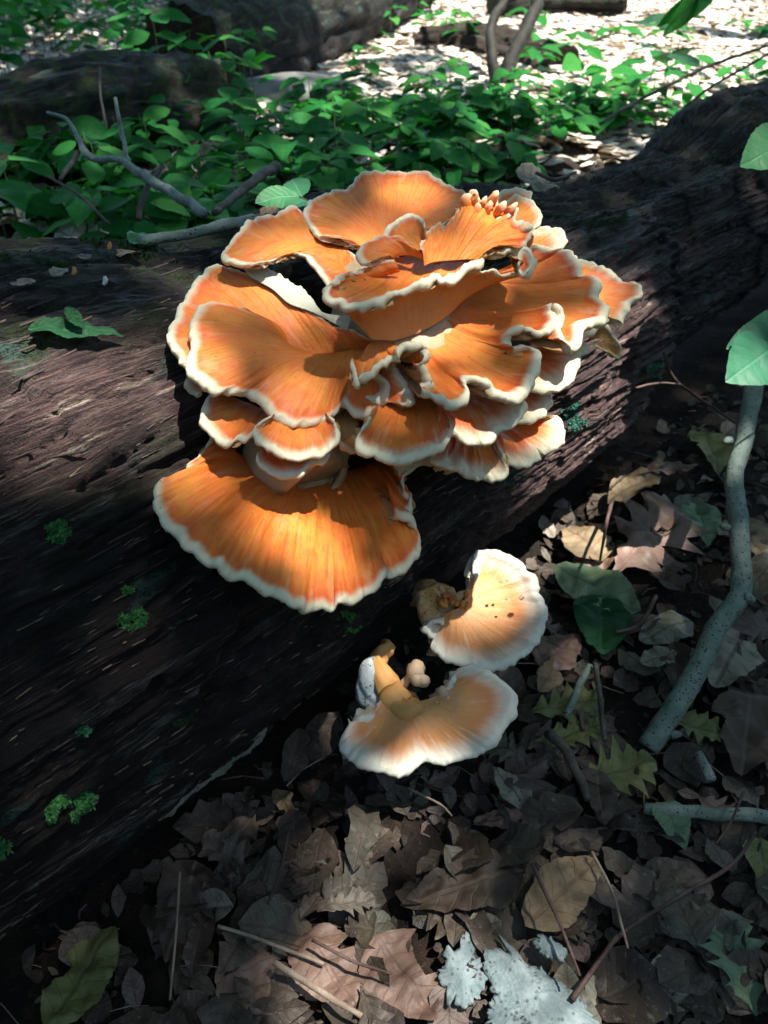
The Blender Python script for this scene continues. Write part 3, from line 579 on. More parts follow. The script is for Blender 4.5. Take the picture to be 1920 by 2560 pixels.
# lower left tiers
F([(524, 985), (510, 1010), (505, 1032), (508, 1060), (518, 1080), (534, 1098), (552, 1108), (572, 1116), (586, 1104), (598, 1098), (612, 1108), (632, 1096), (660, 1080)], [(600, 1000, 1.5), (630, 1010, 1.5), (650, 1020, 1.5), (680, 1030, 1.5)], .715, (570, 1060), gy=2.2, gx=1.4, bulge=.003, e0=.0042, r0=.0042, ruf=.004, seed=27, lobes=.8)
F([(680, 1050), (650, 1060), (634, 1076), (636, 1100), (650, 1116), (668, 1128), (703, 1140), (728, 1140), (750, 1141), (775, 1134), (800, 1132), (820, 1122), (838, 1106), (845, 1084), (838, 1062), (820, 1048)], [(700, 1035, 2.5), (710, 1030, 2.5), (740, 1030, 2.5), (770, 1025, 2.5), (800, 1030, 2.5)], .700, (740, 1090), gy=2.2, gx=1.2, bulge=.004, e0=.0042, r0=.0042, ruf=.005, seed=28, lobes=.8, wr=.0018)
F([(644, 1136), (642, 1150), (650, 1164), (664, 1174), (676, 1186), (692, 1192), (710, 1190), (726, 1188), (750, 1182), (766, 1174), (776, 1160), (790, 1150), (805, 1152), (818, 1144), (822, 1120)], [(680, 1110, 1), (710, 1105, 1), (740, 1105, 1), (770, 1105, 1)], .712, (720, 1150), gy=2.2, gx=1, bulge=.002, e0=.0042, r0=.0036, ruf=.003, seed=29, lobes=.8)
F([(840, 1060), (850, 1105), (880, 1122), (900, 1120)], [(830, 1030, 2), (850, 1020, 2), (890, 1020, 2)], .742, (860, 1080), gy=1, mat=M_UND, e0=.001, r0=.0036, seed=30, ruf=.001)
frond('pale_underside', FUN, [(996, 1190), (1010, 1186), (1030, 1176), (1050, 1164), (1066, 1148)], [(990, 1140), (1010, 1135), (1040, 1130), (1070, 1130)], .80, (1030, 1150), gy=1, mat=M_UND, e0=.02, r0=.0036, seed=31, ruf=.001)

# big lower bracket
BRK = empty('wide_bracket_fungus', at(760, 1150, .83), 'wide fan shaped orange bracket fungus directly below the tiered cluster', 'fungus')
frond('cap', BRK, [(530, 1096, 1), (508, 1116), (486, 1138), (470, 1160), (458, 1178), (436, 1190), (418, 1194), (400, 1198), (386, 1210), (382, 1231), (386, 1264), (400, 1286), (418, 1308), (436, 1326), (454, 1342), (464, 1360), (499, 1380), (515, 1394), (531, 1412), (548, 1426), (567, 1440), (590, 1446), (620, 1450), (642, 1462), (664, 1476), (686, 1490), (708, 1496), (734, 1516), (755, 1519), (780, 1518), (806, 1514), (834, 1516), (840, 1500), (866, 1500), (893, 1500), (914, 1486), (928, 1474), (944, 1460), (950, 1444), (944, 1430, .8), (956, 1428, .6), (974, 1442), (1000, 1426), (1026, 1404), (1046, 1380), (1052, 1346), (1040, 1320), (1020, 1306), (1000, 1300), (984, 1288, .5), (990, 1280, .5), (1006, 1290), (1024, 1280), (1026, 1256), (1014, 1240), (1008, 1222), (1010, 1195), (1002, 1168), (990, 1140)],
  [(590, 1130, 3.5), (600, 1140, 4), (640, 1160, 4), (700, 1180, 5), (760, 1190, 6), (820, 1185, 7), (880, 1170, 8), (930, 1150, 9), (960, 1120, 9)], .695, (700, 1400), gy=2.3, gx=1.6, bulge=.012, e0=.0036, r0=.0046, ruf=.006, seed=40, lobes=.9, wr=.0042, th=.02)
blob('stalk', BRK, [(780, 1140, .92), (780, 1160, .85), (780, 1200, .79)], [.07, .065, .04], M_UND, 20, .3, 9)

# two small pale brackets at the foot of the log
S1 = empty('pale_bracket_fungus', at(1060, 1500, 1.04), 'upper of two small pale peach brackets at the log foot, right edge sunlit', 'fungus', 'small pale brackets at the foot of the log')
frond('cap', S1, [(1187, 1460, .5), (1193, 1434), (1190, 1410), (1189, 1390), (1200, 1380), (1227, 1377), (1259, 1388), (1290, 1404), (1314, 1426), (1335, 1450), (1346, 1484), (1360, 1513), (1360, 1545), (1354, 1575), (1340, 1600), (1314, 1628), (1281, 1652), (1245, 1665), (1205, 1662), (1162, 1656), (1120, 1646), (1092, 1628), (1080, 1605), (1088, 1594, .5), (1076, 1584), (1068, 1568), (1078, 1554), (1100, 1550, .5), (1110, 1562, 1)],
  [(1160, 1480, 1.8), (1165, 1490, 1.6), (1160, 1505, 1.6), (1145, 1520, 1.6), (1130, 1525, 1.8), (1120, 1530, 2)], .975, (1200, 1540), gy=2.4, gx=.3, bulge=-.004, mat=M_PALE, e0=.0105, r0=.0062, ruf=.005, seed=41, wr=.0014, th=.016)
frond('neck', S1, [(1112, 1560), (1085, 1600, .2), (1066, 1580), (1052, 1556), (1044, 1530), (1038, 1508), (1042, 1488), (1068, 1473), (1095, 1486), (1110, 1492), (1136, 1486), (1165, 1478), (1180, 1475)], [(1130, 1530, .5), (1100, 1530, .3), (1090, 1520), (1100, 1512), (1120, 1510), (1150, 1505)], 1.0, (1100, 1520), gy=2, bulge=.008, mat=M_MYC, e0=.004, r0=.007, seed=42, wr=.004, ruf=.004)
blob('stalk', S1, [(1050, 1500, 1.09), (1075, 1505, 1.04), (1110, 1520, 1.005)], [.016, .018, .014], M_MYC, 14, .5, 2)
for k in range(16):
    rg = random.Random(k); x, y = 1095+rg.random()*75, 1485+rg.random()*30
    blob('wart', S1, [(x, y+6, .992), (x, y, .988), (x+2, y-6, .99)], [.002, .0045, .0015], simple('orange_wart', (.42, .13, .04), (.55, .26, .06)) if k == 0 else bpy.data.materials['orange_wart'], 8, .3, k)
S2 = empty('pale_bracket_fungus', at(966, 1610, .98), 'lower of two small pale peach brackets, curved on a long stalk', 'fungus', 'small pale brackets at the foot of the log')
frond('cap', S2, [(935, 1775, .5), (934, 1798), (919, 1810), (900, 1803), (882, 1804), (862, 1822), (855, 1849), (866, 1878), (888, 1903), (926, 1918), (950, 1926), (974, 1931), (1000, 1931), (1031, 1921), (1050, 1910), (1068, 1903), (1088, 1907), (1110, 1908), (1147, 1900), (1170, 1890), (1193, 1881), (1230, 1864), (1246, 1838), (1274, 1802), (1288, 1770), (1284, 1738), (1268, 1712), (1240, 1690), (1209, 1672), (1185, 1666), (1160, 1670), (1142, 1680), (1132, 1695), (1134, 1710), (1122, 1726), (1108, 1734)],
  [(955, 1745, .8), (962, 1750, .8), (975, 1755, .6), (990, 1758, .5), (1010, 1758, .4), (1035, 1755, .3), (1060, 1750, .3), (1080, 1744, .3), (1095, 1740, .3)], .905, (1050, 1800), gy=2.2, gx=.2, bulge=.003, mat=M_PALE, e0=.0095, r0=.0070, ruf=.004, seed=43, wr=.0014, th=.018)
blob('stalk', S2, [(957, 1606, .985), (966, 1625, .965), (960, 1660, .95), (962, 1695, .938), (978, 1735, .926), (1010, 1765, .917), (1060, 1775, .915)], [.003, .009, .013, .018, .021, .017, .006], M_NECK, 28, .5, 12)
blob('white_mould', S2, [(958, 1640, .965), (940, 1668, .95), (932, 1700, .945), (938, 1735, .94), (952, 1770, .935)], [.003, .010, .013, .014, .006], bark_mat('bluish_mould', (.30, .36, .38), (.46, .50, .48), (.04, .06, .06), 1, 260), 24, .5, 13)
blob('bud', S2, [(1008, 1712, .935), (1020, 1696, .93), (1032, 1690, .928)], [.006, .0045, .006], M_PALE, 12, .1, 1)
blob('bud', S2, [(1030, 1698, .93), (1034, 1690, .925), (1042, 1678, .925), (1048, 1668, .93)], [.005, .0095, .0105, .003], M_PALE, 16, .4, 2)
blob('bud', S2, [(1044, 1708, .922), (1056, 1700, .916), (1064, 1688, .918)], [.004, .0085, .003], M_PALE, 14, .4, 7)
blob('bud', S2, [(1040, 1706, .925), (1044, 1698, .918), (1050, 1688, .918)], [.004, .008, .003], M_PALE, 12, .1, 4)
blob('bud', S2, [(1112, 1742, .925), (1107, 1730, .918), (1105, 1718, .922)], [.005, .0058, .003], M_PALE, 12, .1, 3)
def drop(x, y, d, r, par):
    me = tube_mesh('water_drop', [at(x, y+r*.8, d), at(x, y, d-.0006), at(x, y-r*.8, d)], [r*.3*d/FPX, r*d/FPX, r*.3*d/FPX], M_DROP, 10, 0, 0, .001); obj('water_drop', me, par)
for x, y, r in ((1303, 1494, 8), (1252, 1454, 5), (1268, 1452, 4), (1266, 1498, 4)): drop(x, y, .968, r, S1)
for x, y, r in ((1118, 1744, 5), (1090, 1756, 4), (1100, 1760, 3), (1068, 1760, 4)): drop(x, y, .905, r, S2)

# ------------------------------------------------------------------ leaf shapes (base at the origin, tip at +Y, unit length)
def leaf_mesh(name, kind, mat, curl=.3, fold=.15, rows=14, cols=4, seed=0, crumple=.03, width=None, teeth=True, bend=None, tint=None, thin=None, jag=None):
    g = np.random.default_rng(seed); t = np.linspace(0, 1, rows)
    if kind == 'oval': w = (width or .25)*np.sin(math.pi*t**.85)**.75
    elif kind == 'ovate': w = (width or .29)*np.sin(math.pi*t**.7)**.8*(1-.25*t)
    elif kind == 'lance': w = (width or .2)*np.sin(math.pi*t**.9)**.9
    elif kind == 'scrap': w = (width or .35)*(np.sin(math.pi*t)**.4)*(.6+.6*vnoise(t*5, t*0, seed))
    else:
        lob = np.interp(t, [0, .10, .20, .28, .38, .46, .56, .64, .74, .82, .90, 1], [.01, .04, .22, .12, .34, .15, .38, .17, .30, .14, .15, 0]); w = (width or 1.0)*lob
    if kind in ('oval', 'ovate') and teeth: w = w*(1+.035*(np.arange(rows) % 2))
    w = w+.004
    x = np.linspace(-1, 1, cols*2+1)
    X = w[:, None]*x[None, :]; Y = t[:, None]+0*X
    if jag is None: jag = 0.0 if ('green' in mat.name or mat.name == 'canopy_leaf') else .8
    if jag and rows > 8:
        for sd, sel in ((1, x < 0), (2, x > 0)):
            e = 1+jag*(.40*(vnoise(t*4+seed*3, t*0+sd, seed+70)-.5)+.13*(vnoise(t*17+seed, t*0+sd, seed+71)-.5))
            bite = vnoise(t*6+seed*1.7, t*0+sd*5, seed+72); e = e*(1-.55*jag*sstep(.80, .92, bite)); X[:, sel] *= e[:, None]
    if kind == 'oak': Y = Y + .35*np.abs(X)*(1-t[:, None]*.6)
    elif kind in ('oval', 'ovate'): Y = Y + .10*np.abs(X)
    if kind == 'scrap' or thin: X = X*(1+.3*(vnoise(t*9+seed, t*0, seed+1)-.5))[:, None]
    sx, sy = g.uniform(-1, 1, 2)
    Z = fold*np.abs(X) + curl*(-(t[:, None]-.5)**2+.25)*(.6 if bend is None else bend) + .45*curl*sx*X*np.sin(3*t)[:, None] + .9*curl*sy*X**2
    Z = Z + crumple*fbm(X*5+seed, Y*5, seed+2, 3)*2
    Z = Z + .006*np.sin(t*math.pi*14)[:, None]*np.abs(x)[None, :]**1*(1 if kind != 'oak' else .3)
    V = np.stack([X, Y, Z], -1); Fq = grid_faces(rows, cols*2+1)[:, ::-1]
    luv = np.stack([X, Y, 0*X], -1).reshape(-1, 3)
    nV = rows*(cols*2+1)
    return mesh(name, V.reshape(-1, 3), Fq, mat, True, {'luv': luv, 'tint': np.full(nV, tint if tint is not None else g.random())})
def basis(Y, Z):
    Y = np.asarray(Y, float); Y = Y/np.linalg.norm(Y); Z = np.asarray(Z, float); X = np.cross(Y, Z); X /= np.linalg.norm(X); Z = np.cross(X, Y)
    return X, Y, Z
def place(o, base, tip, up=(0, 0, 1), wscale=1.0):
    base = np.asarray(base, float); d = np.asarray(tip, float)-base; L = np.linalg.norm(d); X, Y, Z = basis(d, up)
    m = Matrix(((X[0]*L*wscale, Y[0]*L, Z[0]*L, base[0]), (X[1]*L*wscale, Y[1]*L, Z[1]*L, base[1]), (X[2]*L*wscale, Y[2]*L, Z[2]*L, base[2]), (0, 0, 0, 1)))
    o.matrix_basis = m; return o

MARKS = [('the speckled stick', 1860, 1250), ('the stick end', 1650, 1850), ('the upper pale bracket', 1210, 1530), ('the lower pale bracket', 1080, 1810), ('the lichen covered bark', 1290, 2500), ('the yellow-tan leaf', 1390, 2290),
         ('the straw coloured twig', 790, 2470), ('the short pale stick', 1780, 2035), ('the bent dark twig', 1560, 2330), ('the pale log streak', 600, 2000), ('the sunlit leaf', 1610, 1380), ('the pale green torn leaf', 1670, 2100),
         ('the propped leaf pile', 480, 2300), ('the dark speckled twig', 1440, 1940), ('the mouldy leaf', 220, 2470), ('the squarish green leaf', 1490, 1620), ('the bottom right corner', 1900, 2540)]
MARKS2 = [('the pale curved branch', 350, 440), ('the stub branch', 620, 470), ('the top orange shelf', 960, 430), ('the flat rock', 745, 255), ('the forked sapling', 1250, 210), ('the mossy far log', 250, 330), ('the sunlit crumbling log', 1200, 150),
          ('the tall thin seedling', 1634, 345), ('the big log shoulder', 1500, 360), ('the top left corner', 40, 40), ('the top right corner', 1880, 60), ('the large rotten far log', 700, 110), ('the left picture edge', 20, 480), ('the bright clearing', 1600, 170)]
USED = set()
def uniq(head, px, py, marks):
    l = head+near_mark(px, py, marks)
    if l in USED:
        m2 = sorted(marks, key=lambda m: (m[1]-px)**2+(m[2]-py)**2)
        c_ = [head+'between '+m2[0][0]+' and '+m2[k][0] for k in (1, 2, 3, 4)]+[head+near_mark(px, py, [m2[k]]) for k in (1, 2, 3, 4)]+[head+'between '+m2[1][0]+' and '+m2[k][0] for k in (2, 3, 4)]
        for l2 in c_:
            if l2 not in USED and len(l2.split()) <= 16: l = l2; break
    USED.add(l); return l
def near_mark(px, py, marks):
    n, x, y = min(marks, key=lambda m: (m[1]-px)**2+(m[2]-py)**2); dx, dy = px-x, py-y; d = math.hypot(dx, dy)
    far = 'just' if d < 130 else 'further'
    if abs(dx) > 2.2*abs(dy): w_ = 'right of' if dx > 0 else 'left of'
    elif abs(dy) > 2.2*abs(dx): w_ = 'below' if dy > 0 else 'above'
    else: w_ = ('below and ' if dy > 0 else 'above and ')+('right of' if dx > 0 else 'left of')
    return far+' '+w_+' '+n
def to_px(p):
    v = np.asarray(p)-CAM; d = v@FWD; return 960+v[0]/d*FPX, 1280-(v@UPV)/d*FPX
# ------------------------------------------------------------------ litter
DEADV = [leaf_mesh('dead_leaf', k, M_DEAD, c, f, r_, cl, sd, cr) for k, c, f, r_, cl, sd, cr in (
    ('oval', .35, .2, 13, 3, 1, .06), ('oval', -.4, .1, 13, 3, 2, .08), ('ovate', .5, .3, 13, 3, 3, .08), ('oak', .3, .1, 25, 3, 4, .07), ('oak', -.4, .2, 25, 3, 5, .09), ('oak', .6, .3, 25, 3, 14, .09), ('scrap', .3, .1, 12, 3, 15, .10),
    ('scrap', .5, .2, 9, 2, 6, .06), ('scrap', -.5, .3, 9, 2, 7, .07), ('lance', .5, .4, 11, 2, 8, .04), ('oval', .9, .6, 13, 3, 9, .05), ('ovate', -.7, .4, 13, 3, 10, .06))]
def mesh_arr(me):
    n = len(me.vertices); v = np.zeros(n*3, np.float32); me.vertices.foreach_get('co', v)
    f = np.zeros(len(me.polygons)*4, np.int32); me.loops.foreach_get('vertex_index', f)
    l = np.zeros(n*3, np.float32); me.attributes['luv'].data.foreach_get('vector', l)
    return v.reshape(-1, 3), f.reshape(-1, 4), l.reshape(-1, 3)
def scatter_join(name, variants, pos, nrm, size, mat, seed, label=None, cat=None, kind='stuff', wsc=1.0, parent=None, tint=None):
    g = np.random.default_rng(seed); N = len(pos); which = g.integers(0, len(variants), N); VV = []; FF = []; LL = []; TT = []; base = 0
    th = g.uniform(0, 2*math.pi, N)
    for k, me in enumerate(variants):
        idx = np.where(which == k)[0]
        if len(idx) == 0: continue
        v, f, l = mesh_arr(me); n = len(v); v = v-np.array([0, .5, 0], np.float32)
        Z = nrm[idx]; a = np.stack([np.cos(th[idx]), np.sin(th[idx]), 0*th[idx]], -1); X = np.cross(a, Z); X /= np.linalg.norm(X, axis=1, keepdims=True)+1e-9; Y = np.cross(Z, X)
        sz = size[idx][:, None, None]
        W = pos[idx][:, None] + sz*(v[None, :, 0:1]*wsc*X[:, None]+v[None, :, 1:2]*Y[:, None]+v[None, :, 2:3]*Z[:, None])
        VV.append(W.reshape(-1, 3)); FF.append((f[None]+(np.arange(len(idx))*n)[:, None, None]+base).reshape(-1, 4)); LL.append(np.tile(l, (len(idx), 1)))
        TT.append(np.repeat(g.random(len(idx)) if tint is None else tint[idx], n)); base += n*len(idx)
    me = mesh(name, np.concatenate(VV), np.concatenate(FF), mat, True, {'luv': np.concatenate(LL), 'tint': np.concatenate(TT)})
    o = obj(name, me, parent); tag(o, label, cat, None, kind); return o
def outside_log(x, y, m=.0):
    a = (x-LA[0])*LN[0]+(y-LA[1])*LN[1]; return (a < .05-m) | (a > .50+m)
def rand_normals(g, N, k): 
    n = np.stack([g.normal(0, k, N), g.normal(0, k, N), np.ones(N)], -1); return n/np.linalg.norm(n, axis=1, keepdims=True)
def litter():
    g = np.random.default_rng(5)
    # fine crumbs and leaf scraps close to the camera
    N = 9500; x = g.uniform(-.75, 1.9, N); y = g.uniform(.1, 2.5, N); k = outside_log(x, y) & (g.random(N) < 1.15-.3*y); x = x[k]; y = y[k]
    z = ground_z(x, y)+g.uniform(.0, .018, len(x)); SM = [leaf_mesh('leaf_scrap', kd, M_DEAD, c, .3, 6, 1, sd, .08) for kd, c, sd in (('scrap', .6, 31), ('scrap', -.6, 32), ('oval', .6, 33), ('lance', -.8, 34))]
    scatter_join('leaf_litter', SM, np.stack([x, y, z], -1), rand_normals(g, len(x), .45), g.uniform(.010, .042, len(x)), M_DEAD, 6, 'crumbled brown leaf scraps covering the forest floor beside the log', 'leaf litter')
    # whole leaves further off
    LOW = [leaf_mesh('leaf_far', kd, M_DEAD, c, .12, 7, 1, sd, .06) for kd, c, sd in (('oval', .2, 41), ('oval', -.2, 42), ('ovate', .3, 43), ('oval', .5, 44))]
    N = 30000; y = 1.2+g.random(N)**.8*11; x = g.uniform(-.75, .75, N)*y*1.1+.4; k = outside_log(x, y, .05) & ((x-LA[0])*LN[0]+(y-LA[1])*LN[1] > .3); x = x[k]; y = y[k]
    z = ground_z(x, y)+g.uniform(.0, .03, len(x))
    scatter_join('leaf_litter', LOW, np.stack([x, y, z], -1), rand_normals(g, len(x), .24), g.uniform(.05, .11, len(x)), M_SUNPALE, 7, 'carpet of dry leaves between the green seedlings behind the log', 'leaf litter')
litter()
def clearing():
    g = np.random.default_rng(25); LOW = [leaf_mesh('leaf_far', kd, M_DEAD, c, .05, 7, 1, sd, .03, .36) for kd, c, sd in (('oval', .12, 45), ('oval', -.2, 46), ('ovate', .2, 47))]
    N = 20000; d = g.uniform(3.2, 9.5, N); px = g.uniform(650, 2100, N); x = (px-960)/FPX*d; y = d*.93
    z = ground_z(x, y)+g.uniform(.012, .03, N)
    scatter_join('leaf_litter', LOW, np.stack([x, y, z], -1), rand_normals(g, N, .12), g.uniform(.05, .10, N), M_SUNPALE, 27, 'leaves coloured sunlit pale, carpeting the bright clearing behind the log', 'leaf litter')
clearing()
def crumbs():
    g = np.random.default_rng(55); N = 900; V = []; F_ = []
    for k in range(N):
        x, y = g.uniform(-.6, 1.6), g.uniform(.15, 2.2)
        if not outside_log(x, y): continue
        L = g.uniform(.01, .06); a = g.uniform(0, 6.28); r = g.uniform(.0004, .0012); z = float(ground_z(x, y))+g.uniform(.01, .028)
        d = np.array([math.cos(a), math.sin(a), g.normal(0, .2)])*L*.5; s_ = np.array([-math.sin(a), math.cos(a), 0])*r; u_ = np.array([0, 0, r*1.6]); c = np.array([x, y, z]); m_ = c+np.array([0, 0, L*.04])+s_*3
        b = len(V); V += [c-d-s_, c-d+s_, c-d+u_, m_-s_, m_+s_, m_+u_, c+d-s_, c+d+s_, c+d+u_]
        for q in (0, 3): F_ += [(b+q, b+q+1, b+q+4, b+q+3), (b+q+1, b+q+2, b+q+5, b+q+4), (b+q+2, b+q, b+q+3, b+q+5)]
    h = len(F_)//2
    for nm, mt, ff in (('twig_litter', M_STRAW, F_[:h//2]), ('twig_litter', M_TWIG, F_[h//2:])):
        used = sorted({i for f in ff for i in f}); mp = {u: i for i, u in enumerate(used)}
        o = obj(nm, mesh(nm, np.array([V[u] for u in used]), [tuple(mp[i] for i in f) for f in ff], mt, False)); tag(o, 'fine broken twigs and stalks scattered through the leaf litter', 'twig litter', None, 'stuff')
crumbs()
# singly placed medium leaves of the near floor
def loose_leaves():
    g = np.random.default_rng(15); n = 0; i = 0
    big = 'brown leaves lying loose on the near forest floor'
    while n < 250 and i < 4000:
        i += 1; px = g.uniform(150, 1990); py = g.uniform(1080, 2640)
        edge = 2537-.87*px
        if py < edge-10 or (px > 1600 and py < 1000): continue
        p = hit_ground(px, py)
        if p[1] > 2.4 or not outside_log(p[0], p[1], .0): continue
        sz = g.uniform(.035, .09); a = g.uniform(0, 2*math.pi); vi = int(g.integers(0, len(DEADV))); me = DEADV[vi]
        up = np.array([g.normal(0, .28), g.normal(0, .28), 1]); lift = g.uniform(.006, .028)
        o = bpy.data.objects.new('fallen_leaf', me); COL.objects.link(o)
        d = np.array([math.cos(a), math.sin(a), 0])*sz; d[2] = -(up[0]*d[0]+up[1]*d[1]); b = np.array([p[0], p[1], p[2]+lift])
        place(o, b-d*.5, b+d*.5, up, g.uniform(.8, 1.25))
        kd = ('oval', 'downcurled oval', 'broad', 'lobed', 'arched lobed', 'curled lobed', 'crumpled torn', 'torn', 'curled torn', 'narrow', 'tightly curled', 'downcurled broad')[vi]
        tag(o, uniq(('small ' if sz < .052 else ('medium ' if sz < .072 else 'large '))+kd+' dry leaf ', px, py, MARKS), 'fallen leaf', big); n += 1
loose_leaves()

def leaf_at(kind, mat, b, t, label, cat='leaf', lift=.03, seed=0, curl=.3, up=(0, 0, 1), w=1.0, fold=.12, crumple=.06, rows=35, cols=7, name='fallen_leaf', group=None, tl=0.0, where='ground', width=None):
    if where == 'ground':
        lift = lift*.62
        B = hit_ground(*b)+np.array([0, 0, lift]); T = hit_ground(*t)+np.array([0, 0, lift+tl])
    elif where == 'log': B, nb, _, _ = on_log(*b, lift); T, nt2, _, _ = on_log(*t, lift+tl); up = nb
    else: B = at(b[0], b[1], where); T = at(t[0], t[1], where+tl)
    me = leaf_mesh(name, kind, mat, curl*(.6 if where == 'ground' else 1), fold, rows, cols, seed, crumple, width); lift = lift; o = bpy.data.objects.new(name, me); COL.objects.link(o)
    place(o, B, T, up, w); return tag(o, label, cat, group)
L_ = leaf_at
L_('oak', M_PINK, (1520, 1480), (1700, 1300), 'pinkish brown lobed leaf in sunlight at the broken end of the log', seed=60, lift=.05, curl=.3, up=(-.1, -.35, 1), w=1.0)
L_('ovate', M_TAN, (1500, 1440), (1400, 1350), 'pale tan curled leaf lit by sun under the broken log edge', seed=61, lift=.05, curl=.5, w=1.4)
L_('oval', M_PINK, (1430, 1440), (1560, 1400), 'rosy brown torn leaf between the sunlit leaves at the log edge', seed=62, lift=.035, w=1.2, crumple=.08)
L_('lance', M_TAN, (1510, 1310), (1640, 1235), 'thin curled orange-brown leaf strip against the dark log hollow', seed=63, lift=.07, curl=.8, w=1)
L_('lance', M_PINK, (1540, 1250), (1730, 1225), 'narrow upturned brown leaf standing above the sunlit leaf', seed=64, lift=.08, curl=.6, w=.8)
L_('oval', M_PALEG, (1380, 1460), (1590, 1575), 'large pale green veined leaf lying beside the upper pale bracket', seed=65, lift=.06, curl=.25, w=1.0, up=(0, -.2, 1))
L_('ovate', M_DKGR, (1490, 1545), (1495, 1690), 'squarish dark green leaf right of the upper pale bracket', seed=66, lift=.07, curl=.1, w=1.25, up=(0, -.7, 1))
L_('oval', M_DKGR, (1530, 1390), (1620, 1450), 'narrow dark green leaf under the sunlit brown leaf', seed=67, lift=.05, w=.8)
L_('oval', M_GREYL, (1720, 1580), (1590, 1640), 'grey insect-pitted leaf behind the dark green leaf', seed=68, lift=.04, w=1.1, crumple=.05)
L_('oval', M_GREYL, (1680, 1670), (1590, 1700), 'pale curled grey leaf touching the speckled stick', seed=69, lift=.05, w=1.3, crumple=.06)
L_('ovate', M_PINK, (1345, 1705), (1440, 1620), 'brown veined leaf just below the upper pale bracket', seed=70, lift=.045, w=1.2)
L_('oval', M_TAN, (1340, 1770), (1385, 1690), 'small upright orange-brown leaf between the two pale brackets', seed=71, lift=.05, curl=.6, up=(.3, -.6, 1))
L_('oak', M_OLIVE, (1310, 1830), (1500, 1790), 'olive oak leaf right of the lower pale bracket, upper of the pair', seed=72, lift=.06, curl=-.3, w=.9)
L_('oak', M_OLIVE, (1330, 1900), (1500, 1850), 'olive oak leaf right of the lower pale bracket, lower of the pair', seed=73, lift=.055, curl=-.4, w=.8)
L_('oak', M_OLIVE, (1640, 1820), (1800, 1890), 'olive oak leaf with pointed lobes at the lower end of the speckled stick', seed=74, lift=.05, w=1.0)
L_('oak', M_OLIVE, (1440, 1990), (1630, 1935), 'brown-green oak leaf below the speckled stick end', seed=75, lift=.04, w=1.1, crumple=.05)
L_('ovate', M_GREYL, (1850, 1620), (1770, 1760), 'large mottled grey-green leaf right of the speckled stick', seed=76, lift=.05, w=1.2)
L_('oval', M_DKBR, (1860, 1760), (1840, 1970), 'dark brown long leaf with pale midrib near the right edge', seed=77, lift=.05, w=1.1)
L_('ovate', M_PALEG, (1640, 2040), (1700, 2160), 'bright pale green torn leaf under the short pale stick', seed=78, lift=.05, w=1.2)
L_('ovate', M_DKBR, (1480, 1960), (1500, 2110), 'dark brown curled leaf left of the pale green torn leaf', seed=79, lift=.05, w=1.0)
L_('oval', M_TAN, (1300, 2370), (1480, 2200), 'yellow-tan leaf with dark veins crossed by a thin dark twig', seed=80, lift=.065, w=.95, curl=.3, up=(.1, -.25, 1))
L_('ovate', M_DKBR, (1300, 2210), (1000, 2300), 'large dull dark brown leaf left of the yellow-tan leaf', seed=81, lift=.045, w=.9)
L_('oval', M_PINK, (1180, 2080), (1350, 2085), 'orange-brown curled leaf edge under a grey leaf tip', seed=82, lift=.035, w=.7, curl=.6)
L_('ovate', M_GREYL, (1310, 2060), (1230, 1960), 'grey crumpled leaf standing below the lower pale bracket', seed=83, lift=.05, w=1.0, crumple=.08)
L_('ovate', M_PINK, (760, 2350), (900, 2560), 'broad pinkish brown leaf half crossed by a straw coloured twig', seed=84, lift=.03, w=1.3)
L_('ovate', M_PINK, (940, 2370), (1090, 2580), 'broad crinkled pinkish leaf beside the lichen covered bark', seed=85, lift=.035, w=1.4, crumple=.05)
L_('ovate', M_PINK, (560, 2420), (720, 2560), 'brown crumpled leaf left of the straw coloured twig', seed=86, lift=.03, w=1.2, crumple=.06)
L_('ovate', M_GREYL, (1480, 2560), (1560, 2380), 'striped grey leaf beside the lower end of the bent dark twig', seed=87, lift=.03, w=1.0)
L_('ovate', M_GREYL, (1640, 2560), (1680, 2400), 'pale mottled leaf at the bottom right with a dark gap beside it', seed=88, lift=.035, w=1.3)
L_('oak', M_PALEG, (1880, 2560), (1780, 2300), 'large dull green-brown leaf in the bottom right corner', seed=89, lift=.03, w=1.0)
L_('oval', M_OLIVE, (130, 2600), (300, 2345), 'mouldy yellow-green leaf leaning on the log at bottom left', seed=90, lift=.035, w=1.15, crumple=.07)
L_('ovate', M_DKBR, (500, 2180), (420, 2440), 'tall dark crumpled leaf propped against the foot of the log', seed=91, lift=.04, w=1.1, crumple=.08, up=(.5, -.3, 1))
L_('oval', M_DKBR, (640, 2060), (560, 2200), 'dark speckled leaf propped on the log beside the leaf pile', seed=92, lift=.04, w=1.0, crumple=.07, up=(.5, -.3, 1))
L_('oval', M_TAN, (690, 2000), (745, 2080), 'small curled brown leaf under the dark log edge', seed=93, lift=.035, w=.9)
L_('oval', M_DKBR, (860, 1960), (960, 1920), 'dull leaf partly under the lower pale bracket', seed=94, lift=.03)
L_('ovate', M_TAN, (1820, 1330), (1900, 1450), 'dry tan leaf right of the speckled stick', seed=95, lift=.05, w=1.2, crumple=.06)
L_('ovate', M_OLIVE, (1745, 1120), (1790, 1215), 'dim green toothed leaf left of the speckled stick', seed=96, lift=.06, w=1.0)
L_('ovate', M_PALEG, (1730, 1290), (1760, 1400), 'dim olive leaf between the sunlit leaf and the speckled stick', seed=97, lift=.05, w=1.0)
L_('oval', M_OLIVE, (1880, 2120), (1900, 2260), 'yellowish leaf at the right edge under the short pale stick', seed=98, lift=.04, w=1.0)
L_('oval', M_GREYL, (1140, 2360), (1250, 2330), 'small silvery leaf above the lichen covered bark', seed=99, lift=.035)
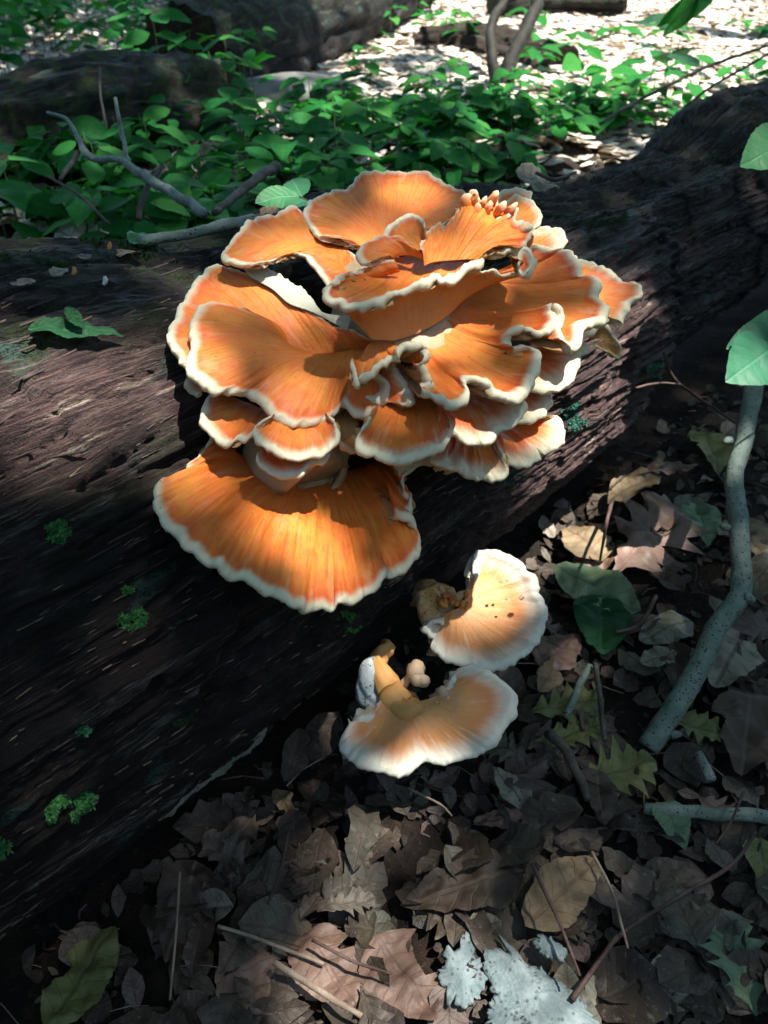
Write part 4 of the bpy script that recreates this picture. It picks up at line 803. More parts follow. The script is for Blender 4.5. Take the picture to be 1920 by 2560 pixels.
# green and pale leaves lying on or beside the log
L_('ovate', M_DKGR, (70, 815), (310, 835), 'ragged dark green leaf lying flat on the left of the log', seed=100, lift=.012, where='log', w=1.0, curl=.1, crumple=.05, fold=.1, width=.15)
L_('lance', M_DKGR, (165, 765), (205, 820), 'narrow green leaf lobe pointing up from the ragged green leaf', seed=101, lift=.018, where='log', w=1.2, curl=.05)
L_('ovate', M_GREYL, (1300, 462), (1390, 478), 'curled grey dry leaf on the log behind the top shelf', seed=102, lift=.025, where='log', w=1.1, curl=.8, crumple=.06)
L_('lance', M_FRESH, (335, 606), (400, 594), 'pale peeled bark flake at the end of the pale stick', seed=103, lift=.012, where='log', w=1.2)
L_('oval', M_TAN, (660, 548), (690, 520), 'small tan leaf tip sticking up behind the left upper shelf', seed=104, lift=.02, where='log', w=1.2, curl=.7)
for k, (x, y, dx, dy) in enumerate(((300, 640, 40, -12), (190, 640, 36, 6), (130, 690, 34, -20), (90, 700, -60, 16))):
    L_('scrap', (M_TAN, M_PINK, M_GREYL, M_TAN)[k], (x, y), (x+dx, y+dy), ('rusty dry leaf scrap on the log left of the pale stick', 'pinkish leaf scrap on the dark log top at left', 'grey-violet leaf scrap on the dark log at far left', 'thin pale splinter-like scrap on the log at far left')[k], seed=110+k, lift=.008, where='log', rows=9, cols=2, cat='leaf scrap')
for k, (x, y) in enumerate(((271, 624), (180, 688), (258, 712))):
    p, n, _, _ = on_log(x, y, .006); me = tube_mesh('wood_chip', [p, p+np.array([.002, .003, .003]), p+np.array([.001, .005, .006])], [.0015, .0024, .0015], (M_CHIP, M_CHIP, M_WHITE)[k], 7, .3, k)
    tag(obj('wood_chip', me), ('orange crumb on the mossy log top near the pale stick', 'small yellow crumb on the log left of the fungus', 'tiny white crumb on the dark log above the green leaf')[k], 'crumb')

# green sprig behind the left upper shelf and big leaf at the right edge
def sprig(name, stem, leaves, label, mat=M_FRESH, cat='plant', rad=.0012, stemmat=M_STEM, kind='oval', width=.3):
    e_ = empty(name, stem[0], label, cat)
    obj('stem', tube_mesh('stem', stem, np.linspace(rad*1.2, rad*.6, len(stem)), stemmat, 6, .1), e_)
    for k, (b, t_, up) in enumerate(leaves):
        me = leaf_mesh('leaf', kind, mat, .18, .12, 21, 4, 130+k, .015, width)
        o = bpy.data.objects.new('leaf', me); COL.objects.link(o); place(o, b, t_, up); o.parent = e_; o.matrix_parent_inverse = Matrix.Translation(-Vector(e_.location))
    return e_
sprig('beech_sprig', [at(800, 560, 1.0), at(775, 510, 1.02), at(745, 488, 1.03)],
      [(at(748, 488, 1.03), at(638, 508, 1.0), (0, -.7, 1)), (at(755, 492, 1.03), at(730, 448, 1.07), (0, -.7, 1)), (at(764, 500, 1.02), at(716, 522, .99), (0, -.6, 1))], 'bright green three leaf sprig just left of the top shelf')
sprig('green_seedling', [hit_ground(1980, 1100), at(1980, 950, 1.15), at(1950, 860, 1.12)],
      [(at(1950, 850, 1.14), at(1815, 872, 1.12), (0, -.8, 1)), (at(1990, 830, 1.18), at(1870, 810, 1.16), (0, -.8, 1)), (at(1930, 870, 1.13), at(1815, 955, 1.08), (.3, -.8, 1))], 'seedling with broad blue-green leaves at the right edge above the stick', rad=.002, kind='ovate', width=.40, mat=M_BLUG)
sprig('green_seedling', [hit_ground(2040, 700), at(2030, 480, 1.1), at(1980, 340, 1.1)],
      [(at(1990, 350, 1.1), at(1850, 418, 1.04), (.2, -.8, 1))], 'dark green pointed leaf entering at the upper right edge', mat=M_DKGR, rad=.002, kind='ovate', width=.30)

# ------------------------------------------------------------------ sticks and twigs
def stick(pts, radpx, mat, label, name='stick', cat='stick', sides=14, bumps=.22, seed=0, knots=(), lift=None, group=None):
    W = []; R = []
    for k, p in enumerate(pts):
        if len(p) > 2 and p[2] is not None: q = at(p[0], p[1], p[2])
        else: q = hit_ground(p[0], p[1]) if lift is None else hit_ground(p[0], p[1], lift)
        W.append(q); dep = (q-CAM)@FWD; r_ = radpx[k] if isinstance(radpx, (list, tuple)) else radpx; R.append(r_*dep/FPX)
    o = obj(name, tube_mesh(name, W, R, mat, sides, bumps, seed)); tag(o, label, cat, group)
    if knots:
        e_ = empty(name, W[0], label, cat, group)
        for pk in ('label', 'category', 'group'):
            if pk in o: del o[pk]
        o.name = 'shaft'; o.parent = e_; o.matrix_parent_inverse = Matrix.Translation(-Vector(e_.location))
        for (x, y, dp, dx, dy, r_) in knots:
            obj('knot', tube_mesh('knot', [at(x, y, dp), at(x+dx*.5, y+dy*.5, dp-.004), at(x+dx, y+dy, dp-.006)], [r_*1.2*dp/FPX, r_*dp/FPX, r_*.5*dp/FPX], mat, 9, .3, int(x)), e_)
        o = e_
    return o
stick([(1890, 900, 1.30), (1878, 1000, 1.27), (1862, 1090, 1.23), (1840, 1180, 1.19), (1848, 1300, 1.14), (1852, 1420, 1.10), (1850, 1490, 1.08), (1790, 1570, 1.06), (1740, 1680, 1.03), (1690, 1770, 1.01), (1620, 1870, 1.0)], [23, 23, 22, 22, 24, 25, 26, 26, 27, 28, 28], M_BARK, 'long speckled grey-green stick running down the right side', sides=20, bumps=.10,
      knots=((1862, 1492, 1.07, 26, 10, 11), (1818, 1320, 1.13, -18, -6, 9), (1680, 1835, 1.0, 24, 0, 10), (1890, 915, 1.3, 12, 8, 8), (1825, 1100, 1.22, -16, 6, 8)))
stick([(1610, 2020), (1700, 2026), (1800, 2036), (1960, 2052)], [14, 16, 17, 17], M_BARK, 'short straight pale blue-grey stick at the lower right edge', lift=.03, sides=16, seed=3)
stick([(1370, 1830), (1420, 1880), (1445, 1940), (1470, 2000)], [13, 12, 11, 9], M_BARKD, 'dark speckled twig curving below the olive oak leaves', lift=.045, sides=12, seed=4)
stick([(1415, 1790), (1450, 1710), (1475, 1665)], [9, 9, 8], M_BARK, 'short grey twig under the dark green leaf', lift=.04, seed=5)
stick([(1488, 1660), (1500, 1740), (1512, 1850)], [7, 7, 6], M_BARKD, 'thin upright dark twig by the dark green leaf', lift=.05, seed=6)
stick([(1745, 1885), (1780, 1950)], [13, 12], M_BARK, 'short broken pale stick piece below the olive oak leaf', lift=.04, seed=7)
stick([(1430, 2500), (1500, 2400), (1560, 2330), (1700, 2240), (1830, 2160), (1890, 2080)], [8, 6, 6, 5, 5, 4], M_TWIG, 'long bent dark twig slanting to the lower right', lift=.05, seed=8)
stick([(1330, 2160), (1370, 2240), (1410, 2330), (1450, 2440)], [5, 5, 4, 3], M_TWIG, 'dark twig crossing the yellow-tan leaf', lift=.085, seed=9)
stick([(1860, 1980), (1830, 2050), (1790, 2110)], [4, 3, 3], M_TWIG, 'thin dark twig crossing the short pale stick', lift=.07, seed=10)
stick([(1480, 2130), (1530, 2230), (1570, 2370)], [4, 4, 3], M_STRAW, 'thin yellowish grass stem left of the bent dark twig', lift=.06, seed=11)
stick([(545, 2315), (640, 2345), (760, 2390), (810, 2410)], [5, 5, 5, 4], M_STRAW, 'thin brown twig lying at the lower left of the litter', lift=.035, seed=12)
stick([(685, 2405), (780, 2465), (905, 2540)], [8, 8, 7], M_STRAW, 'straw coloured twig on the pinkish leaves at the bottom', lift=.05, seed=13)
stick([(780, 2350), (880, 2400), (980, 2435)], [4, 4, 3], M_TWIG, 'slender dark twig above the pinkish crinkled leaf', lift=.05, seed=14)
stick([(720, 2080), (700, 2180), (670, 2260)], [5, 5, 4], M_TWIG, 'thin dark stem hanging down beside the leaf pile', lift=.05, seed=15)
stick([(450, 2180), (440, 2330), (425, 2500)], [3, 3, 3], M_STRAW, 'fine pale stem across the dark leaves by the log foot', lift=.06, seed=16)
stick([(1020, 1970), (1100, 2010), (1130, 2040)], [3, 3, 2], M_STRAW, 'fine stem below the lower pale bracket', lift=.04, seed=17)
stick([(1530, 1255, 1.33), (1512, 1330, 1.2), (1500, 1400, 1.15)], [5, 4, 3], M_TWIG, 'thin reddish twig standing in front of the sunlit leaves', seed=18)
stick([(1660, 880, 1.27), (1690, 950, 1.3), (1770, 1010, 1.36), (1860, 1070, 1.45)], [4, 4, 3, 2], M_TWIG, 'thin dark twig hanging off the broken log edge', seed=19)
stick([(1590, 970, 1.22), (1640, 958, 1.24), (1700, 960, 1.25)], [3, 3, 2], M_TWIG, 'short brown twig lying on the sunlit log under the moss patch', seed=20)
stick([(1640, 1490), (1600, 1560), (1540, 1580)], [5, 5, 4], M_TWIG, 'thin dark root curling beside the pitted grey leaf', lift=.05, seed=21)
# branches behind the log
stick([(120, 282, 1.75), (165, 300, 1.7), (195, 345, 1.66), (210, 380, 1.62), (240, 398, 1.6), (300, 400, 1.55), (340, 425, 1.5), (400, 465, 1.42), (455, 495, 1.36), (510, 534, 1.30)], [4, 5, 6, 9, 8, 8, 11, 12, 12, 12], M_BARK, 'pale curved branch rising behind the log among green leaves', name='branch', cat='branch', seed=30)
stick([(288, 245, 1.62), (300, 310, 1.6), (316, 385, 1.56), (322, 405, 1.54)], [4, 5, 6, 6], M_BARK, 'thin upright shoot joined to the pale curved branch', name='branch', cat='branch', seed=31)
stick([(536, 532, 1.30), (600, 480, 1.42), (690, 416, 1.58)], [9, 11, 13], M_BARKD, 'short dark stub branch slanting up behind the log', name='branch', cat='branch', seed=32)
stick([(348, 605, .87), (420, 590, .89), (500, 578, .91), (560, 562, .935), (632, 548, .965)], [14, 14, 13, 14, 13], M_BARK, 'pale grey peeled stick lying along the mossy log top', seed=33)
stick([(405, 415, 1.5), (370, 470, 1.48), (345, 550, 1.45)], [6, 7, 7], M_BARKD, 'dark forked twig below the pale curved branch', name='branch', cat='branch', seed=34)
stick([(250, 170, 2.2), (252, 240, 2.15), (268, 330, 2.1)], [3, 3, 3], M_BARKD, 'very thin bare stem in front of the far log', name='branch', cat='branch', seed=35)
stick([(195, 380, 1.64), (170, 420, 1.6), (150, 450, 1.58)], [6, 6, 5], M_BARKD, 'short dark side twig left of the pale curved branch', name='branch', cat='branch', seed=36)
stick([(120, 440, 1.5), (200, 490, 1.45), (275, 560, 1.4)], [3, 3, 3], M_TWIG, 'thin reddish bramble stem arching at the left', name='branch', cat='branch', seed=37)
stick([(1500, 640-330, 2.2), (1600, 250, 2.3), (1760, 170, 2.4), (1930, 110, 2.5)], [4, 4, 4, 3], M_BARKD, 'long thin dark branch arching over the right background', name='branch', cat='branch', seed=38)
stick([(1690, 300, 2.0), (1760, 230, 2.1), (1930, 130, 2.2)], [4, 3, 3], M_BARKD, 'second thin dark branch rising above the log shoulder', name='branch', cat='branch', seed=39)
stick([(1340, 432, 1.25), (1385, 448, 1.24), (1440, 460-30, 1.28)], [4, 5, 3], M_TWIG, 'small dark twig on the sunlit top of the log', seed=40)
stick([(1480, 430, 1.33), (1485, 408, 1.335)], [5, 3], M_STRAW, 'tiny upright pale splinter on the log top', seed=41)

# lichen bark plates at the bottom
def plate(pix, label, seed, lift=.035, arch=.004):
    P = catmull(np.array([(x, y, 0) for x, y in pix]+[(*pix[0], 0)], float), 220)[:-1, :2]
    g = np.random.default_rng(seed); c = P.mean(0); n = len(P); rings = 9; V = []
    jag = 1+.22*fbm(np.linspace(0, 34, n), np.zeros(n), seed, 3)-.25*sstep(.66, .8, vnoise(np.linspace(0, 22, n), np.zeros(n), seed+4))
    for r in np.linspace(0, 1, rings):
        for k in range(n):
            q = c+(P[k]-c)*r*(jag[k] if r > .8 else 1); w_ = hit_ground(q[0], q[1]); z = lift+arch*(1-r*r)+.010*float(fbm(w_[0]*40, w_[1]*40, seed, 4)); V.append(w_+np.array([0, 0, z]))
    V = np.array(V); top = V; bot = V-np.array([0, 0, .004]); F_ = []
    I, J = np.meshgrid(np.arange(rings-1), np.arange(n), indexing='ij'); J2 = (J+1) % n
    a = np.stack([I*n+J, (I+1)*n+J, (I+1)*n+J2, I*n+J2], -1).reshape(-1, 4); m = len(top)
    k = np.arange(n); e = np.stack([(rings-1)*n+k, (rings-1)*n+k+m, (rings-1)*n+(k+1) % n+m, (rings-1)*n+(k+1) % n], -1)
    me = mesh('lichen_bark', np.concatenate([top, bot]), np.concatenate([a, a[:, ::-1]+m, e]), M_LICH, False, {'guv': np.concatenate([top, bot])})
    tag(obj('lichen_bark', me), label, 'bark', 'lichen covered bark pieces at the bottom')
plate([(1160, 2375), (1190, 2400), (1200, 2440), (1210, 2480), (1195, 2530), (1150, 2560), (1120, 2545), (1105, 2500), (1090, 2480), (1100, 2430), (1130, 2400)], 'blue-grey lichen covered bark flake, leftmost of the pieces', 1)
plate([(1240, 2385), (1275, 2410), (1285, 2440), (1330, 2440), (1360, 2480), (1400, 2500), (1450, 2570), (1500, 2640), (1330, 2650), (1260, 2560), (1215, 2500), (1200, 2440)], 'largest blue-grey lichen covered bark piece at the bottom edge', 2, .04, .008)
plate([(1330, 2400), (1370, 2420), (1400, 2450), (1385, 2470), (1340, 2450), (1320, 2425)], 'small pinkish-grey bark flake on top of the largest lichen piece', 5, .055)
plate([(1220, 2540), (1270, 2550), (1300, 2640), (1210, 2650)], 'small pale lichen flake cut by the bottom edge', 3, .05)

# moss patches on the log
def moss(px, py, rx, ry, rot, label, n=900, seed=0, where='log', mat=M_MOSS):
    g = np.random.default_rng(seed); V = []; k = 0
    n = int(n*1.8)
    while k < n:
        a, r = g.uniform(0, 2*math.pi), math.sqrt(g.random()); x, y = r*math.cos(a), r*math.sin(a)
        if vnoise(x*2.5+seed, y*2.5, seed) < .35+.25*r: k += .2; continue
        dx = x*rx*math.cos(rot)-y*ry*math.sin(rot); dy = -x*rx*math.sin(rot)-y*ry*math.cos(rot)
        V.append((px+dx, py+dy)); k += 1
    out = []; FF = []
    p0, n0, s0, t0 = on_log(px, py)
    for i, (x, y) in enumerate(V):
        p = hit_log(x, y); s, th = log_coords(p); R = float(log_radius(np.array([s]), np.array([th]))[0]); p = log_pt(np.array([s]), np.array([th]), np.array([R]))[0]
        nn = np.array([-math.cos(th)*LN[0], -math.cos(th)*LN[1], math.sin(th)])
        d = nn+g.normal(0, .7, 3); d /= np.linalg.norm(d); sd = np.cross(d, g.normal(0, 1, 3)); sd /= np.linalg.norm(sd); L = g.uniform(.002, .005); w_ = L*.2
        b = len(out); out += [p-sd*w_, p+sd*w_, p+d*L*.6+sd*w_*1.3, p+d*L]; FF.append((b, b+1, b+2, b+3))
    me = mesh('moss_patch', np.array(out), np.array(FF), mat, False); o = obj('moss_patch', me); tag(o, label, 'moss', 'moss patches on the log')
M_MOSSB = simple('bright_moss', (.03, .15, .06), (.08, .30, .15), 120, .8)
M_MOSSD = simple('dark_moss', (.012, .045, .014), (.04, .085, .02), 90, .85)
M_MOSST = simple('teal_lichen', (.012, .07, .05), (.035, .14, .10), 120, .8)
moss(160, 1325, 42, 26, 0, 'green moss patch on the left of the log, level with the wide bracket', 900, 1)
moss(195, 2040, 70, 40, .45, 'largest bright green moss patch on the lower left of the log', 1600, 2)
moss(15, 2140, 22, 32, 0, 'small green moss patch cut by the left edge', 500, 3)
moss(330, 1548, 38, 22, .4, 'dim moss patch on the log left of the lower rim', 600, 4)
moss(885, 1560, 26, 22, 0, 'dim moss patch on the log below the wide bracket', 400, 5)
moss(1648, 922, 28, 20, .3, 'bright mint green moss patch on the sunlit broken log edge', 700, 6, mat=M_MOSSB)
moss(1440, 1055, 38, 20, .2, 'teal lichen patch on the sunlit log right of the fungus', 800, 7, mat=M_MOSST)
moss(1430, 1018, 30, 10, .35, 'narrow teal lichen streak above the larger teal patch', 350, 8, mat=M_MOSST)
moss(1300, 1205, 34, 12, .25, 'teal lichen streak on the log below the lower right fronds', 350, 9, mat=M_MOSST)
moss(325, 1478, 12, 8, 0, 'tiny moss speck above the dim moss patch', 120, 10)
moss(210, 1826, 16, 10, .3, 'pale green lichen spot on the dark lower log', 150, 11, mat=M_MOSSB)
for k, (x, y, rx, ry, ro, n_, lab) in enumerate(((330, 640, 120, 16, .12, 900, 'dark moss fringe along the log top under the pale peeled stick'), (120, 730, 110, 18, .05, 700, 'dark moss film above the ragged green leaf'), (80, 655, 70, 14, .1, 500, 'dark moss strip on the log top at the left edge'),
        (1420, 470, 120, 14, .15, 800, 'dull yellow-green moss streak on the log behind the right fronds'), (1560, 520, 90, 12, .2, 500, 'second moss streak further right on the log top'), (1240, 428, 60, 10, .2, 300, 'short moss streak on the log just behind the frilled fan'), (480, 1800, 60, 8, .6, 200, 'faint moss line in a crack of the dark lower log'))):
    moss(x, y, rx, ry, ro, lab, n_, 30+k, mat=M_MOSSD)
# pale wood streak exposed along the lower edge of the log
def streak():
    a, b = on_log(405, 2100)[2:], on_log(700, 1860)[2:]; n = 120; t = np.linspace(0, 1, n); s = a[0]+(b[0]-a[0])*t; th = a[1]+(b[1]-a[1])*t
    wd = .009*np.sin(math.pi*t)**.5*(.6+.8*vnoise(t*14, t*0, 3)); V = []
    for w_ in (-1, -.4, .4, 1): V.append(log_pt(s, th+w_*wd/LR+.02*fbm(t*9, t*0, 9, 3)/4, log_radius(s, th+w_*wd/LR)+(.004 if abs(w_) < 1 else -.001)+.002*fbm(t*30, t*0+w_, 4, 3)))
    V = np.stack(V, 1); me = mesh('exposed_wood', V, grid_faces(n, 4)[:, ::-1], M_SPLP, False); o = obj('exposed_wood', me, root_log); o['label'] = 'pale exposed streak of wood'
M_SPLP = bark_mat('pale_wood', (.24, .25, .21), (.34, .34, .29), (.02, .015, .012), .9, 240)
streak()

# ------------------------------------------------------------------ background logs, rock, sapling
def far_log(name, pts, rad, mat, label, seed, na=700, nb=90, cap=True):
    W = catmull(np.c_[np.array(pts, float), np.array(rad, float)], na); C = W[:, :3]; r = W[:, 3]
    T = np.gradient(C, axis=0); T /= np.linalg.norm(T, axis=1, keepdims=True); X = np.cross(T, np.array([0, 0, 1.])); X /= np.linalg.norm(X, axis=1, keepdims=True); Y = np.cross(X, T)
    L = np.r_[0, np.cumsum(np.linalg.norm(np.diff(C, axis=0), axis=1))]; a = np.linspace(0, 2*math.pi, nb, endpoint=False); rm = r.mean()
    ca, sa = np.cos(a), np.sin(a); arc = a[None, :]*rm; s = L[:, None]
    R = r[:, None]*(1+.12*fbm(s*2+seed, a[None, :]*1.5, seed, 3)) + .04*fbm(s*2.2, arc*20+seed, seed+1, 5) + .014*fbm(s*12, arc*60, seed+2, 3)
    V = C[:, None]+R[..., None]*(ca[None, :, None]*X[:, None]+sa[None, :, None]*Y[:, None])
    I, J = np.meshgrid(np.arange(na-1), np.arange(nb), indexing='ij'); J2 = (J+1) % nb
    Fq = np.stack([I*nb+J, I*nb+J2, (I+1)*nb+J2, (I+1)*nb+J], -1).reshape(-1, 4)
    uv = np.stack([s+0*a[None, :], arc+0*s, 0*R], -1); V = V.reshape(-1, 3); uv = uv.reshape(-1, 3); ms = np.tile(sstep(.0, .9, sa), na)
    e1, e2 = len(V), len(V)+1
    V = np.vstack([V, C[0]-T[0]*.02, C[-1]+T[-1]*-.03]); uv = np.vstack([uv, uv[:1], uv[-1:]]); ms = np.r_[ms, 0, 0]; k = np.arange(nb)
    capf = np.concatenate([np.stack([k, (k+1) % nb, np.full(nb, e1), np.full(nb, e1)], -1), np.stack([(na-1)*nb+(k+1) % nb, (na-1)*nb+k, np.full(nb, e2), np.full(nb, e2)], -1)])
    F_ = [list(f) for f in Fq.tolist()] + [f[:3] for f in capf.tolist()]
    e_ = empty(name, pts[0], label, 'log'); obj('trunk', mesh('trunk', V, F_, mat, True, {'guv': uv, 'moss': ms}), e_); return e_
def gp(px, py, dz): 
    p = hit_ground(px, py); return (p[0], p[1], p[2]+dz)
far_log('fallen_log', [at(-420, 560, 2.1), at(0, 400, 2.3), at(300, 320, 2.5), at(560, 270, 2.9)], [.21, .20, .19, .14], M_LOGFAR, 'dark mossy log crossing the upper left background', 51)
far_log('fallen_log', [at(470, 190, 3.3), at(640, 110, 3.7), at(860, 20, 4.4), at(1000, -60, 5.2)], [.25, .26, .26, .25], M_LOGFAR, 'large dark rotten log at the top centre-left behind the first', 52)
far_log('fallen_log', [gp(1050, 120, .02), gp(1180, 130, .03), gp(1290, 150, .03), gp(1400, 182, .02)], [.07, .08, .08, .09], M_LOGRED, 'short sunlit crumbling brown log beside the forked sapling', 53, 300, 60)
far_log('fallen_log', [gp(1230, 50, .05), gp(1400, 42, .05), gp(1560, 45, .05)], [.08, .08, .07], M_LOGFAR, 'thin dark log far back beyond the sunlit leaves', 54, 200, 40)
def rock(px, py, sx, sy, sz, label, seed):
    p = hit_ground(px, py); n1, n2 = 60, 36; a = np.linspace(0, 2*math.pi, n1, endpoint=False); b = np.linspace(-.3, math.pi/2, n2); A, B = np.meshgrid(a, b, indexing='ij')
    r = 1+.22*fbm(np.cos(A)*1.3*np.cos(B)+seed, np.sin(A)*1.3+np.sin(B), seed, 4)
    V = np.stack([p[0]+sx*r*np.cos(A)*np.cos(B), p[1]+sy*r*np.sin(A)*np.cos(B), p[2]+sz*r*np.sin(B)], -1)
    tag(obj('rock', mesh('rock', V, grid_faces(n1, n2, True), M_ROCK)), label, 'rock')
rock(745, 255, .28, .16, .10, 'grey-green flat rock among the seedlings behind the cluster', 3)
def stem_tree(name, stems, label, cat):
    e_ = empty(name, stems[0][0][0], label, cat)
    for k, (pts, rad) in enumerate(stems): obj('trunk', tube_mesh('trunk', pts, rad, M_TRUNK, 14, .15, k, .03), e_)
    return e_
b0 = hit_ground(1245, 232); D0 = (b0-CAM)@FWD
stem_tree('forked_sapling', [([b0, at(1228, 130, D0), at(1232, 60, D0), at(1262, 0, D0), at(1290, -90, D0), at(1320, -900, D0)], [.03, .022, .020, .019, .018, .012]),
                             ([b0+np.array([.03, 0, 0]), at(1275, 160, D0-.02), at(1312, 80, D0-.03), at(1345, 0, D0-.03), at(1370, -120, D0), at(1450, -1000, D0)], [.033, .030, .028, .026, .022, .012])], 'dark forked sapling with two trunks at the top centre', 'tree')

# ------------------------------------------------------------------ seedlings, each a plant with its own leaves
GV = [leaf_mesh('seedling_leaf', k, M_GREEN, c, f, 13, 2, sd, .02, wd) for k, c, f, sd, wd in (('lance', .25, .15, 201, .24), ('oval', .35, .2, 202, .26), ('ovate', .2, .12, 203, .34), ('ovate', .35, .2, 204, .30), ('oval', -.1, .1, 205, .27), ('lance', .4, .25, 206, .20), ('ovate', .5, .3, 207, .36))]
STEMM = {}
def stem_mesh(h):
    k = round(h, 2)
    if k not in STEMM: STEMM[k] = tube_mesh('stem', [(0, 0, 0), (.004, .002, k*.5), (.0, .0, k)], [.0022, .0018, .0012], M_STEM, 5, 0, 0, .06)
    return STEMM[k]
def seedling(p, h, n, size, rg, label, group, mats=GV, droop=.15):
    if label is None:
        x_, y_ = to_px(np.asarray(p)+np.array([0, 0, h])); label = uniq(('short ' if h < .10 else ('tall ' if h > .17 else 'medium '))+('three', 'four', 'five', 'six', 'seven', 'eight')[n-3]+' leaved green seedling ', x_, y_, MARKS2)
    e_ = bpy.data.objects.new('seedling', None); COL.objects.link(e_); e_.location = Vector(p); tag(e_, label, 'seedling', group)
    s_ = bpy.data.objects.new('stem', stem_mesh(h)); COL.objects.link(s_); s_.parent = e_
    a0 = rg.random()*6.28
    for k in range(n):
        z = h*(1-.45*(k//3)/max(1, n/3)) - rg.random()*.01; a = a0 + k*2.4 + rg.random()*.5; L = size*(.75+.5*rg.random())
        d = np.array([math.cos(a), math.sin(a), -droop-.25*rg.random()]); b = np.array([0, 0, z])+d*.02
        up = (rg.gauss(0, .25), rg.gauss(0, .25)-.1, 1)
        o = bpy.data.objects.new('leaf', mats[rg.randrange(len(mats))]); COL.objects.link(o); o.parent = e_
        X, Y, Z = basis(d, up)
        o.matrix_local = Matrix(((X[0]*L, Y[0]*L, Z[0]*L, b[0]), (X[1]*L, Y[1]*L, Z[1]*L, b[1]), (X[2]*L, Y[2]*L, Z[2]*L, b[2]), (0, 0, 0, 1)))
    return e_
def seedlings():
    rg = random.Random(11)
    zones = [  # x0,x1,y0,y1,count,height,leaves,size,label
        (-40, 640, 400, 700, 60, (.08, .20), (5, 8), (.07, .11), 'dark green broad-leaved seedling behind the log at the left', 'seedlings behind the left of the log'),
        (560, 1300, 330, 560, 56, (.08, .16), (5, 8), (.07, .11), 'green seedling in the shaded bed behind the orange cluster', 'seedlings in the bed behind the cluster'),
        (640, 1300, 260, 350, 34, (.06, .14), (5, 7), (.07, .10), 'green seedling at the shaded edge of the sunlit leaf carpet', 'seedlings along the sunlit edge'),
        (1150, 1650, 270, 400, 30, (.06, .14), (4, 7), (.06, .10), 'green seedling right of the forked sapling', 'seedlings right of the sapling'),
        (-40, 520, 20, 260, 58, (.14, .32), (5, 8), (.08, .12), 'green seedling in the top left beyond the mossy log', 'seedlings in the top left'),
        (250, 680, 160, 360, 24, (.12, .30), (4, 6), (.06, .10), 'slender seedling standing between the two background logs', 'seedlings between the background logs'),
        (780, 1180, 40, 230, 20, (.07, .16), (4, 6), (.07, .11), 'sunlit pale green seedling at the top centre', 'sunlit seedlings at the top centre'),
        (1250, 1940, 60, 330, 25, (.06, .16), (4, 6), (.08, .13), 'sunlit pale green seedling on the bright leaf carpet', 'sunlit seedlings at the top right')]
    for x0, x1, y0, y1, cnt, hh, nn, ss, lab, grp in zones:
        for k in range(cnt):
            for tr in range(20):
                px, py = rg.uniform(x0, x1), rg.uniform(y0, y1); p = hit_ground(px, py)
                if outside_log(np.array(p[0]), np.array(p[1]), .06) and (p[0]-LA[0])*LN[0]+(p[1]-LA[1])*LN[1] > .3: break
            sc = 1.0
            seedling(p, rg.uniform(*hh), rg.randint(*nn), rg.uniform(*ss)*sc, rg, None, grp)
    # named ones
    p = hit_ground(1634, 345)
    seedling(p, .40, 5, .15, rg, 'tall thin seedling with broad leaves dark against the bright ground', None, [leaf_mesh('broad_leaf', 'ovate', M_DKGR, .15, .08, 25, 3, 301, .03, .42)], .1)  # silhouette darkness put into the leaf colour
    seedling(hit_ground(640, 330), .20, 5, .08, rg, 'light green upright seedling standing above the left bed', None, GV, -.5)
seedlings()
# a hanging spray of narrow leaves at the top right
sprig('leafy_twig', [at(1850, -220, 2.3), at(1800, -120, 2.3), at(1760, -40, 2.3)], [(at(1790, -60, 2.3), at(1655, 92, 2.3), (.5, -1, .3)), (at(1760, -40, 2.3), at(1700, 60, 2.3), (-.3, -1, .3)), (at(1740, -20, 2.3), at(1640, 70, 2.35), (.6, -1, .3)), (at(1800, -90, 2.3), at(1740, 40, 2.25), (.2, -1, .3))], 'hanging twig of narrow dark leaves at the top right', M_GREEN, 'twig', .002, M_BARKD, 'lance', .13)

# far undergrowth beyond the sunlit patch
def far_green():
    g = np.random.default_rng(77); LOW = [leaf_mesh('bush_leaf', 'oval', M_GREEN, .3, .2, 5, 1, 401, .03), leaf_mesh('bush_leaf', 'ovate', M_GREEN, .3, .2, 5, 1, 402, .03)]
    N = 14000; x = g.uniform(-9, 11, N); y = g.uniform(5.0, 15, N); k = ((x > 2.3+.35*(6-y)) & (y > 5.2) & (vnoise(x*1.2, y*1.2, 5) > .25)) | (y > 8.5) | ((x < -1.6) & (y > 6.5)); x = x[k]; y = y[k]
    z = ground_z(x, y)+.05+g.random(len(x))**1.5*.6*(.5+vnoise(x, y, 8))
    scatter_join('undergrowth', LOW, np.stack([x, y, z], -1), rand_normals(g, len(x), .5), g.uniform(.07, .14, len(x)), M_GREEN, 78, 'distant green undergrowth beyond the sunlit clearing', 'undergrowth')
far_green()
def ring():  # leaf wall out of view, added to cut off low sky light
    g = np.random.default_rng(87); LOW = [leaf_mesh('ring_leaf', 'oval', M_GREEN, .3, .2, 5, 1, 411, .03, .4)]
    N = 7000; a = g.uniform(math.radians(155), math.radians(385), N); r = g.uniform(5.0, 7.5, N)
    x = r*np.cos(a)+.3; y = r*np.sin(a)+1.0; z = g.random(N)*3.8; n = rand_normals(g, N, 1.2)
    scatter_join('undergrowth', LOW, np.stack([x, y, z], -1), n, g.uniform(.25, .45, N), M_GREEN, 88, 'unseen green leaf ring added around the scene to block low sky', 'undergrowth')
ring()

